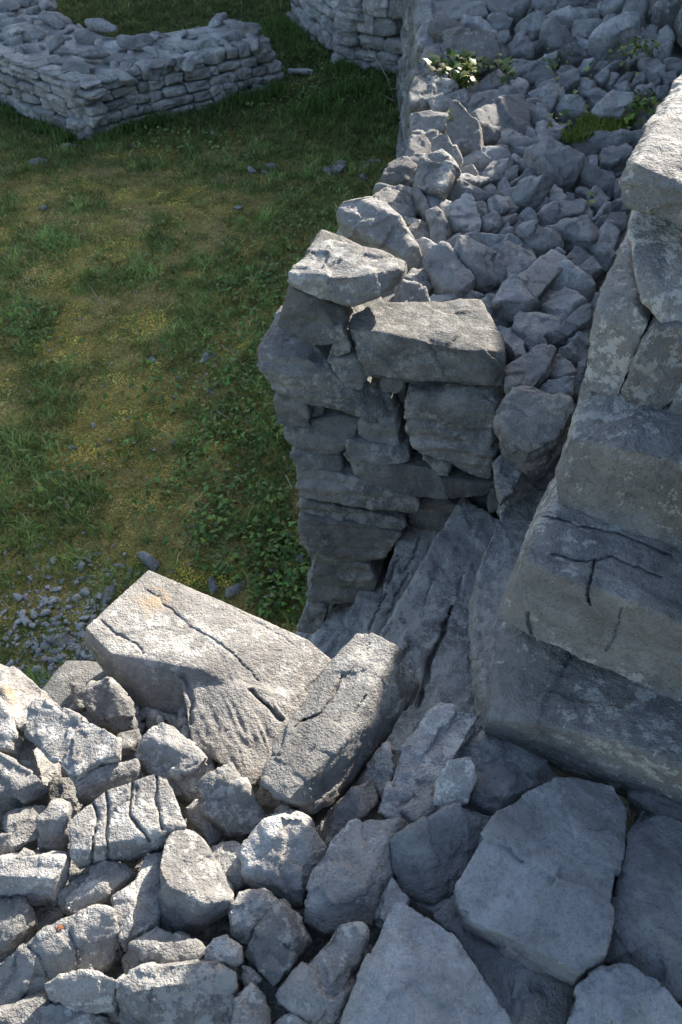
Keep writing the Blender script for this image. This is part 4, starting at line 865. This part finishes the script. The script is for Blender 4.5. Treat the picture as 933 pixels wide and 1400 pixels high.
scatter_top(LP, 40, -1.24, .2, .42, RFAR, lw, .7)
def cap(px, py, wpx, z, label, name='loose_stone', pr=None, h=.55, rz=0):
    p = on_z(px, py, z); s = wpx * np.linalg.norm(p - CAM) / FPX
    return tag(inst(pr or RFAR[0], (p[0], p[1], p[2] - s * h * .4), (0, 0, rz), (s, s * .8, s * h), name), label, 'stone')
cap(343, 38, 34, -1.08, 'single pale stone perched on the right end of the low wall', pr=RFAR[1], h=.8)
cap(30, 32, 62, -1.1, 'widest pale flat stone on the left back of the low wall', pr=RFAR[3], h=.8)
cap(120, 65, 50, -1.1, 'pale oblong stone on top of the low wall behind its corner', pr=RFAR[4], h=.7)
cap(103, 90, 38, -1.15, 'rounded stone over the corner of the low wall', pr=RFAR[6], h=.8)
cap(60, 76, 55, -1.15, 'shaded brick shaped stone on the left arm of the low wall', pr=RFAR[4], h=.6)
cap(410, 95, 32, LAWN + .08, 'pale stone in the nettles right of the low wall', pr=RFAR[2])
cap(93, 197, 24, LAWN + .03, 'dark flat stone on the grass before the low wall corner', pr=RFAR[3], h=.4)
# ------------------------------------------------------------------ tall rampart beyond
rp = empty('rampart', (.3, 11.2, LAWN), 'tall shaded rampart of squared stones closing the yard at the top of the view', 'dry stone wall')
course_wall(rp, (-.02, 11.0), (.72, 10.62), LAWN - .05, .9, (.12, .2), (.2, .36), BLK, .3, .05, 71)
course_wall(rp, (-.75, 13.0), (-.02, 11.0), LAWN - .05, .9, (.12, .2), (.2, .4), BLK, .3, .10, 72)
body('wall_or_shade_core', [(.05, 11.3), (.75, 10.85), (3.1, 10.3), (3.1, 15), (-1.5, 18), (-.65, 13.3)], LAWN, 2.9, M_FAR, rp)  # unseen height and width shaped to keep the lawn in shade
bw = empty('boundary_wall', (-5, 15, LAWN), 'low grey wall at the top left corner behind the grass', 'dry stone wall')
course_wall(bw, (-9, 13.3), (-4.4, 14.3), LAWN - .05, -1.1, (.12, .2), (.2, .4), BLK, .3, .05, 81)
# ------------------------------------------------------------------ lawn
def lawn_h(x, y):
    p = np.stack([x, y, x * 0], 1)
    h = .05 * fbm(p / 1.6 + 9, 2) + .018 * fbm(p / .25 + 3, 3)
    # bank of soil and rubble rising to the near wall at left
    return LAWN + h
xs = np.concatenate([[-400, -100, -30], np.arange(-9, 2.5, .06), [6, 30, 100, 400]])
ys = np.concatenate([[-400, -60, -5], np.arange(.2, 16, .06), [20, 40, 100, 400]])
X, Y = np.meshgrid(xs, ys); x, y = X.ravel(), Y.ravel()
h = lawn_h(x, y)
me = bpy.data.meshes.new('ground'); nx, ny = len(xs), len(ys)
idx = np.arange(nx * ny).reshape(ny, nx); Fc = np.stack([idx[:-1, :-1], idx[:-1, 1:], idx[1:, 1:], idx[1:, :-1]], -1).reshape(-1, 4)
me.from_pydata(np.stack([x, y, h], 1).tolist(), [], Fc.tolist()); me.polygons.foreach_set('use_smooth', np.ones(len(Fc), bool))
gm, t, b = nodes('mossy_turf')
geo = N(t, 'ShaderNodeNewGeometry')
def gn(sc, det=5, ro=.6, off=0):
    n = N(t, 'ShaderNodeTexNoise'); n.inputs['Scale'].default_value = sc; n.inputs['Detail'].default_value = det; n.inputs['Roughness'].default_value = ro
    a = N(t, 'ShaderNodeVectorMath', operation='ADD'); a.inputs[1].default_value = (off, off, 0); t.links.new(geo.outputs['Position'], a.inputs[0]); t.links.new(a.outputs[0], n.inputs['Vector']); return n.outputs[0]
c1 = ramp(t, gn(3.5, 6, .65), [(.40, (.12, .15, .04)), (.52, (.30, .25, .075)), (.66, (.40, .32, .12))])
c2 = ramp(t, gn(70, 4, .7), [(.3, .45), (.65, 1.25)])
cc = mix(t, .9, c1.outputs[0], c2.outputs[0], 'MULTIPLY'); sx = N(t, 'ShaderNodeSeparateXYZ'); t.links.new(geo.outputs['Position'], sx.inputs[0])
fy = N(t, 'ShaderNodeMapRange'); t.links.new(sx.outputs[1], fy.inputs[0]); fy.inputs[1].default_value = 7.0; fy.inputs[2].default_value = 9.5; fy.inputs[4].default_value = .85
cc = mix(t, fy.outputs[0], cc, (.045, .065, .02)); t.links.new(cc, b.inputs['Base Color']); b.inputs['Roughness'].default_value = .95  # far turf darkened with distance: deeper shade put into the colour
b.inputs['Specular IOR Level'].default_value = .1
bp = N(t, 'ShaderNodeBump'); bp.inputs['Distance'].default_value = .02; bp.inputs['Strength'].default_value = .8; t.links.new(gn(90, 4, .7), bp.inputs['Height']); t.links.new(bp.outputs[0], b.inputs['Normal'])
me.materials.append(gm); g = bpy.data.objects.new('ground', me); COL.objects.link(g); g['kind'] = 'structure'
# which parts of the lawn are green, mossy or stony, told by broad noise and by place
def green(x, y):
    p = np.stack([x, y, x * 0], 1)
    v = fbm(p / .38 + 31, 4) * 1.35 + fbm(p / 1.7 + 5, 2) * .6 + (y - 5.2) * .16 + .12
    px, _ = to_px(np.stack([x, y, x * 0 + LAWN], 1))
    v += .9 * np.exp(-(((px[:, 0] - 400) / 90) ** 2 + ((px[:, 1] - 450) / 160) ** 2))
    v -= .5 * np.exp(-(((px[:, 0] - 230) / 200) ** 2 + ((px[:, 1] - 240) / 60) ** 2)) + .3 * np.exp(-(((px[:, 0] - 80) / 110) ** 2 + ((px[:, 1] - 540) / 60) ** 2))
    return v
def stony(x, y):
    px, _ = to_px(np.stack([x, y, x * 0 + LAWN], 1))
    return np.exp(-(((px[:, 0] - 110) / 90) ** 2 + ((px[:, 1] - 900) / 110) ** 2)) + .35 * np.exp(-(((px[:, 0] - 60) / 160) ** 2 + ((px[:, 1] - 780) / 60) ** 2))
BLOCKED = [[(-.12, 2.3), (.05, 2.9), (.22, 3.6), (.45, 4.4), (.5, 5.2), (.56, 7), (.7, 10.4), (4, 10), (4, 0), (-.6, 1.2)], LP]
npr = np.random.RandomState(5)
def strips(name, pos, nrm_ang, hgt, wid, lean, col, mat, label=None):
    n = len(pos); dx = np.cos(nrm_ang) * wid; dy = np.sin(nrm_ang) * wid
    la = npr.uniform(0, 6.28, n); lx = np.cos(la) * lean * hgt; ly = np.sin(la) * lean * hgt
    V = np.empty((n, 5, 3)); x, y, z = pos.T
    V[:, 0] = np.stack([x - dx, y - dy, z], 1); V[:, 1] = np.stack([x + dx, y + dy, z], 1)
    V[:, 2] = np.stack([x - dx * .8 + lx * .4, y - dy * .8 + ly * .4, z + hgt * .6], 1); V[:, 3] = np.stack([x + dx * .8 + lx * .4, y + dy * .8 + ly * .4, z + hgt * .6], 1)
    V[:, 4] = np.stack([x + lx, y + ly, z + hgt * np.sqrt(np.clip(1 - lean ** 2 * .6, .2, 1))], 1)
    b0 = (np.arange(n) * 5)[:, None]; T = np.concatenate([b0 + [0, 1, 3], b0 + [0, 3, 2], b0 + [2, 3, 4]], 1).reshape(-1, 3)
    return mesh_np(name, V.reshape(-1, 3), T, np.repeat(col, 5, 0), mat)
def mesh_np(name, V, T, colr, mat):
    me = bpy.data.meshes.new(name); me.vertices.add(len(V)); me.vertices.foreach_set('co', V.astype(np.float32).ravel())
    me.loops.add(len(T) * 3); me.loops.foreach_set('vertex_index', T.ravel().astype(np.int32)); me.polygons.add(len(T))
    me.polygons.foreach_set('loop_start', np.arange(0, len(T) * 3, 3, dtype=np.int32)); me.update(calc_edges=True)
    a = me.color_attributes.new('tint', 'FLOAT_COLOR', 'POINT'); c4 = np.ones((len(V), 4), np.float32); c4[:, :3] = colr; a.data.foreach_set('color', c4.ravel())
    me.materials.append(mat); o = bpy.data.objects.new(name, me); COL.objects.link(o); return o
def mpoly(poly, x, y):
    c = np.zeros(len(x), bool); n = len(poly)
    for i in range(n):
        x1, y1 = poly[i]; x2, y2 = poly[(i+1) % n]
        if y1 == y2: continue
        c ^= ((y1 > y) != (y2 > y)) & (x < (x2 - x1) * (y - y1) / (y2 - y1) + x1)
    return c
def lawn_pts(n, dens):
    X = npr.uniform(-7, 1, n * 3); Y = 1.6 * (14 / 1.6) ** npr.uniform(0, 1, n * 3)     # denser nearby
    px, _ = to_px(np.stack([X, Y, X * 0 + LAWN], 1))
    ok = (px[:, 0] > -40) & (px[:, 0] < 620) & (px[:, 1] > -20) & (px[:, 1] < 1010)
    for b_ in BLOCKED: ok &= ~mpoly(b_, X, Y)
    X, Y = X[ok], Y[ok]; k = npr.uniform(0, 1, len(X)) < dens(X, Y); X, Y = X[k], Y[k]
    return np.stack([X, Y, lawn_h(X, Y) - .004], 1)
sg = lambda v: 1 / (1 + np.exp(-v * 6))
P_ = lawn_pts(150000, lambda x, y: np.clip(sg(green(x, y)) * (1 - .9 * np.clip(stony(x, y), 0, 1)), .03, 1))
n = len(P_); clump = np.clip(.95 + .85 * fbm(P_ / .11 + 3, 2) + .3 * fbm(P_ / .5, 2), .3, 1.7)[:, None]; tone = npr.uniform(.6, 1.35, (n, 1)) * clump; yel = npr.uniform(0, 1, (n, 1)) ** 3
gcol = (np.array([.17, .28, .075]) * (1 - yel) + np.array([.42, .36, .18]) * yel) * tone * (1 - .5 * np.clip((P_[:, 1:2] - 7.0) / 2.2, 0, 1))  # tone falls off with distance, painting in the far lawn's shade
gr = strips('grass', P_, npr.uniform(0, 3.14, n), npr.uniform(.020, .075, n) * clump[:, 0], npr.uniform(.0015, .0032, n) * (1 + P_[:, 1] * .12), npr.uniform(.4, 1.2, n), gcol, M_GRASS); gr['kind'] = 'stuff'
P_ = lawn_pts(170000, lambda x, y: np.clip((1 - sg(green(x, y))) * (1 - .8 * np.clip(stony(x, y), 0, 1)), .05, 1))
n = len(P_); tone = npr.uniform(.6, 1.35, (n, 1)) * np.clip(1 + .7 * fbm(P_ / .09 + 3, 3), .35, 1.6)[:, None]; mixr = np.clip(.5 + .8 * fbm(P_ / .35 + 7, 2), 0, 1)[:, None]
mcol = (np.array([.68, .55, .13]) * mixr + np.array([.42, .35, .19]) * (1 - mixr)) * tone * (1 - .55 * np.clip((P_[:, 1:2] - 7.0) / 2.2, 0, 1))  # moss likewise darkened far off, shade carried by the colour
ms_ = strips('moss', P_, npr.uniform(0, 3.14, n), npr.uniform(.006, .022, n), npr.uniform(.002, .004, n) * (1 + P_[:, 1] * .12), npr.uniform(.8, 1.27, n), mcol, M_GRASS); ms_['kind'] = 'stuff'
# taller grass and weeds along the foot of the walls
def foot(p0, p1, n, w):
    t = npr.uniform(0, 1, n); o_ = np.abs(npr.normal(0, w, n)); d = np.array(p1) - np.array(p0); d = d / np.linalg.norm(d)
    X = p0[0] + (p1[0] - p0[0]) * t + d[1] * o_; Y = p0[1] + (p1[1] - p0[1]) * t - d[0] * o_
    k = npr.uniform(0, 1, n) < np.clip(.5 + fbm(np.stack([X, Y, X * 0], 1) / .25, 2), .1, 1)
    return np.stack([X[k], Y[k], lawn_h(X[k], Y[k])], 1)
P_ = np.concatenate([foot((-2.55, 8.68), (-.7, 10.1), 2600, .10), foot((-4.9, 10.6), (-2.7, 8.66), 2200, .08), foot((0, 10.95), (.6, 10.6), 1500, .2), foot((-.8, 12.9), (-.1, 11), 1500, .25), foot((-.7, 9.2), (.2, 10.4), 3500, .35), foot((.02, 2.8), (.42, 4.5), 500, .06)])
n = len(P_); fg = strips('tall_grass', P_, npr.uniform(0, 3.14, n), npr.uniform(.05, .17, n), npr.uniform(.003, .007, n), npr.uniform(.2, .9, n), np.array([.10, .17, .045]) * npr.uniform(.5, 1.5, (n, 1)), M_GRASS); fg['kind'] = 'stuff'
# leaves: five-pointed ivy and rosettes
def leaves(name, pos, size, up, cols, kind='stuff', ridge=.25):
    n = len(pos); out = np.array([(0, 0), (.30, -.12), (.50, .22), (.24, .38), (0, .95), (-.24, .38), (-.50, .22), (-.30, -.12)])
    az = npr.uniform(0, 6.28, n); tx = npr.normal(0, up, n); ty = npr.normal(0, up, n)
    V = np.empty((n, 9, 3)); ctr = np.array([[0, .3]])
    P = np.concatenate([out, ctr]); zz = np.array([0, .02, -.08, .03, -.18, .03, -.08, .02, .07]) * ridge * 4
    for i in range(9):
        lx, ly, lz = P[i, 0] * size, P[i, 1] * size, zz[i] * size
        lz2 = lz + lx * tx + ly * ty
        V[:, i, 0] = pos[:, 0] + lx * np.cos(az) - ly * np.sin(az); V[:, i, 1] = pos[:, 1] + lx * np.sin(az) + ly * np.cos(az); V[:, i, 2] = pos[:, 2] + lz2
    b0 = (np.arange(n) * 9)[:, None]; T = np.concatenate([b0 + [8, i, (i + 1) % 8] for i in range(8)], 1).reshape(-1, 3)
    o = mesh_np(name, V.reshape(-1, 3), T, np.repeat(cols, 9, 0), M_LEAF)
    if kind: o['kind'] = kind
    return o
def blob(cx, cy, rx, ry, n, z=LAWN, pw=.5):
    a = npr.uniform(0, 6.28, n); r = npr.uniform(0, 1, n) ** pw; px = cx + rx * r * np.cos(a); py = cy + ry * r * np.sin(a)
    p = np.array([on_z(u, v, z) for u, v in zip(px, py)]); return p
def leafcol(n, base=(.045, .095, .022)):
    y = npr.uniform(0, 1, (n, 1)) ** 3 * .7; return (np.array(base) * (1 - y) + np.array([.22, .22, .05]) * y) * npr.uniform(.45, 1.5, (n, 1)) * (1 + npr.normal(0, .12, (n, 3)))
bl = [(345, 730, 85, 70, 560), (400, 770, 35, 50, 170), (385, 820, 45, 28, 190), (250, 700, 70, 60, 170), (300, 620, 60, 60, 260), (345, 490, 90, 60, 300), (395, 420, 50, 70, 260), (340, 380, 60, 40, 140), (300, 560, 130, 60, 300), (410, 600, 30, 60, 160), (430, 300, 60, 60, 200), (520, 330, 40, 60, 120), (40, 440, 40, 30, 120), (450, 110, 90, 40, 420), (380, 130, 60, 30, 260), (250, 200, 80, 20, 200), (230, 460, 200, 180, 260), (90, 650, 90, 60, 120)]
P_ = np.concatenate([blob(*q) for q in bl]); ok = ~mpoly(BLOCKED[0], P_[:, 0], P_[:, 1]); P_ = P_[ok]
P_[:, 2] = lawn_h(P_[:, 0], P_[:, 1]) + npr.uniform(.01, .07, len(P_)); n = len(P_)
iv = leaves('ground_ivy', P_, npr.uniform(.018, .042, n), .45, leafcol(n, (.11, .20, .05)))
# ivy and moss growing on the terrace rubble
def plant(name, label, cat, blobs, z, s, base):
    P_ = np.concatenate([blob(a, b, c, d, n_, z + .02) for a, b, c, d, n_ in blobs]); n = len(P_); P_[:, 2] += npr.uniform(-.03, .06, n)
    o = leaves(name, P_, npr.uniform(*s, n), .5, leafcol(n, base), 'stuff')
    c = P_.mean(0); o.data.transform(Matrix.Translation(-Vector(c))); o.location = c; return tag(o, label, cat)
plant('ivy_plant', 'bright green ivy trailing below the big brown block on the outer edge', 'ivy', [(602, 92, 18, 12, 45), (635, 98, 22, 12, 60), (655, 92, 40, 6, 45), (636, 106, 14, 8, 30), (693, 100, 8, 12, 18)], .05, (.03, .06), (.08, .13, .03))
plant('ivy_plant', 'small ivy strand between slabs on the far right bank', 'ivy', [(858, 72, 24, 8, 40), (888, 70, 10, 6, 14), (868, 62, 6, 5, 8)], .06, (.02, .045), (.10, .15, .035))
plant('ivy_plant', 'green leaves right of the moss cushion', 'ivy', [(885, 148, 22, 12, 60), (873, 140, 12, 8, 20), (862, 158, 8, 12, 16)], .05, (.02, .04), (.12, .19, .04))
SPR = plant('ivy_sprigs', None, None, [(775, 78, 14, 6, 14), (748, 82, 6, 4, 6), (803, 104, 8, 5, 8), (785, 134, 5, 6, 8), (861, 110, 8, 6, 10), (760, 102, 8, 3, 6), (807, 276, 3, 6, 5), (770, 172, 12, 8, 10), (754, 167, 5, 5, 5), (614, 168, 5, 10, 8), (800, 160, 8, 6, 8)], .03, (.015, .035), (.12, .18, .04)); SPR['kind'] = 'stuff'
P_ = np.concatenate([blob(822, 178, 36, 14, 1500, 0), blob(850, 168, 18, 12, 700, 0), blob(790, 190, 22, 8, 500, 0)]); n = len(P_)
P_[:, 2] = -.03 + .05 * np.clip(1 - ((P_[:, 0] - P_[:, 0].mean()) / .35) ** 2, 0, 1)
mc = strips('moss_cushion', P_, npr.uniform(0, 3.14, n), npr.uniform(.02, .05, n), npr.uniform(.002, .004, n), npr.uniform(.1, .8, n), np.array([.14, .19, .045]) * npr.uniform(.6, 1.5, (n, 1)), M_GRASS)
c = P_.mean(0); mc.data.transform(Matrix.Translation(-Vector(c))); mc.location = c; tag(mc, 'fine green moss cushion in the middle of the terrace rubble', 'moss')
# gravel and stones on the turf
pts = []
while len(pts) < 1900:
    px, py = rr.gauss(105, 62), rr.gauss(890, 62)
    if not (-20 < px < 260 and 740 < py < 1000): continue
    p = on_z(px, py, LAWN); pts.append((p[0], p[1], lawn_h(p[:1], p[1:2])[0] - .004, min(.09, .018 * math.exp(rr.gauss(0, .55)) * (1.9 if rr.random() < .15 else 1.25))))
joined_pack('gravel', pts, RLG)
pts = []
for _ in range(140):
    px, py = rr.uniform(0, 420), rr.uniform(380, 780); p = on_z(px, py, LAWN)
    if inside(BLOCKED[0], p[0], p[1]): continue
    pts.append((p[0], p[1], lawn_h(p[:1], p[1:2])[0] + .004, rr.uniform(.015, .04)))
joined_pack('pebbles', pts, RLG)
LS = [(66, 788, 14, 'pale stone with a round end alone on the turf left of the gravel'), (125, 847, 10, None), (58, 822, 12, 'pale stone at the upper edge of the gravel'), (102, 828, 15, None), (163, 770, 20, 'upright dark stone in moss above the huge slab'), (150, 815, 32, 'large dark stone half buried by the gravel'), (205, 768, 42, 'long dark rock behind the top of the huge slab'), (180, 778, 14, None), (175, 787, 20, None), (110, 790, 14, None), (80, 875, 34, 'dark shadowed rock in the gravel'),
      (75, 915, 12, None), (108, 920, 16, None), (107, 888, 18, None), (290, 800, 26, 'blue grey rock sunk behind the crest of the huge slab'), (325, 803, 34, 'wide dark rock with leaves over it beside the pillar foot'), (372, 790, 18, None), (365, 815, 18, None), (368, 828, 16, None), (410, 762, 24, None), (127, 578, 14, 'small bright stone alone on the moss'), (240, 605, 12, None), (10, 636, 12, None), (100, 608, 14, None), (210, 492, 16, 'flat stone in the grass in the middle of the lawn'), (285, 490, 26, 'grey stone with dark hollow in the middle of the lawn'), (280, 478, 14, None), (288, 535, 14, None),
      (345, 238, 18, 'pale stone in the moss at the centre top of the lawn'), (365, 242, 14, None), (372, 230, 20, None), (462, 236, 42, 'flat pale rock in the turf near the terrace edge'), (448, 242, 20, None), (325, 285, 18, 'white edged stone below the pale cluster on the lawn'), (500, 235, 14, None), (512, 225, 22, None), (340, 215, 14, None), (55, 225, 24, 'faint flat stone at the left of the lawn'), (60, 285, 12, None), (300, 250, 10, None), (15, 655, 10, None), (430, 325, 12, None), (180, 200, 10, None), (240, 122, 10, None), (290, 185, 14, None), (497, 248, 16, None), (40, 760, 10, None), (130, 755, 14, None)]
for px, py, wd, lb in LS:
    p = on_z(px, py, LAWN); s = wd * 1.15 * np.linalg.norm(p - CAM) / FPX
    o = inst(rr.choice(RF), (p[0], p[1], lawn_h(p[:1], p[1:2])[0] - s * .12), (rr.uniform(-.3, .3), rr.uniform(-.3, .3), rr.uniform(0, 6)), (s, s * .7, s * .7), 'turf_stone')
    tag(o, lb or rel_label(px, py, wd, LML, 'turf stone'), 'stone', 'stones lying in the turf')
# dry twigs
def tube(name, pts, r, mat, label, cat, group=None):
    cu = bpy.data.curves.new(name, 'CURVE'); cu.dimensions = '3D'; cu.bevel_depth = r; cu.bevel_resolution = 1
    sp = cu.splines.new('POLY'); sp.points.add(len(pts) - 1); c = pts[0]
    for i, p in enumerate(pts): sp.points[i].co = (*(np.array(p) - c), 1); sp.points[i].radius = 1 - .6 * i / len(pts)
    o = bpy.data.objects.new(name, cu); COL.objects.link(o); o.location = c
    dg = bpy.context.evaluated_depsgraph_get(); me = bpy.data.meshes.new_from_object(o.evaluated_get(dg)); bpy.data.objects.remove(o)
    me.materials.append(mat) if not me.materials else None
    o = bpy.data.objects.new(name, me); COL.objects.link(o); o.location = c; return tag(o, label, cat, group)
def twig(px, label, hs=None, r=.003):
    pts = []
    for i, (a, b) in enumerate(px): pts.append(on_z(a, b, LAWN + (hs[i] if hs else .04 + .02 * (i % 2))))
    return tube('dry_twig', pts, r, M_TWIG, label, 'twig', 'dry twigs and stalks on the lawn')
twig([(474, 95), (492, 108), (508, 122), (540, 138)], 'long bare twig lying before the rampart', r=.006)
twig([(500, 62), (520, 88), (532, 112), (538, 135)], 'thin arching dry stem leaning from the rampart foot', [.25, .2, .1, .02], r=.006)
twig([(570, 112), (550, 120), (530, 123)], 'short twig crossing to the terrace edge', [.2, .12, .05], r=.004)
twig([(543, 103), (543, 120), (541, 140)], 'upright dry stalk beside the terrace edge', [.25, .12, 0], r=.004)
twig([(120, 388), (130, 402), (142, 416)], 'dry stalk in the grass left of the lawn middle')
twig([(295, 560), (305, 567), (316, 574)], 'dry stalk near the pillar')
twig([(303, 472), (320, 484), (331, 498)], 'curved stalk in the ivy near the corner stone')
twig([(391, 650), (400, 668)], 'pale straw at the foot of the pillar')
twig([(52, 813), (72, 827)], 'short twig on the gravel')
twig([(104, 762), (118, 763), (130, 770)], 'bent twig above the gravel')
twig([(362, 120), (361, 80), (360, 45)], 'tall dry stalk before the right end of the low wall', [0, .35, .7], r=.004)
twig([(366, 122), (368, 90), (364, 70)], 'second tall dry stalk before the low wall end', [0, .28, .5], r=.004)
twig([(331, 30), (330, 0)], 'pale grass stem sticking up behind the perched stone', [.3, .75], r=.005)
twig([(388, 92), (384, 75), (386, 55)], 'dry stalk in the nettles right of the low wall', [0, .15, .35], r=.004)
# rusty leaf caught in the long cracked rock and tuft on the narrow stone
lf = leaves('dead_leaf', np.array([on_z(80, 1268, .05)]), np.array([.011]), .2, np.array([[.25, .09, .03]]), None)
lf.data.transform(Matrix.Translation(-Vector(on_z(80, 1268, .05)))); lf.location = on_z(80, 1268, .05); tag(lf, 'single rusty orange leaf caught on the long cracked rock', 'leaf')
print('TRIS', sum(len(o.data.polygons) * 2 for o in S.objects if o.type == 'MESH'), 'OBJ', len(S.objects))
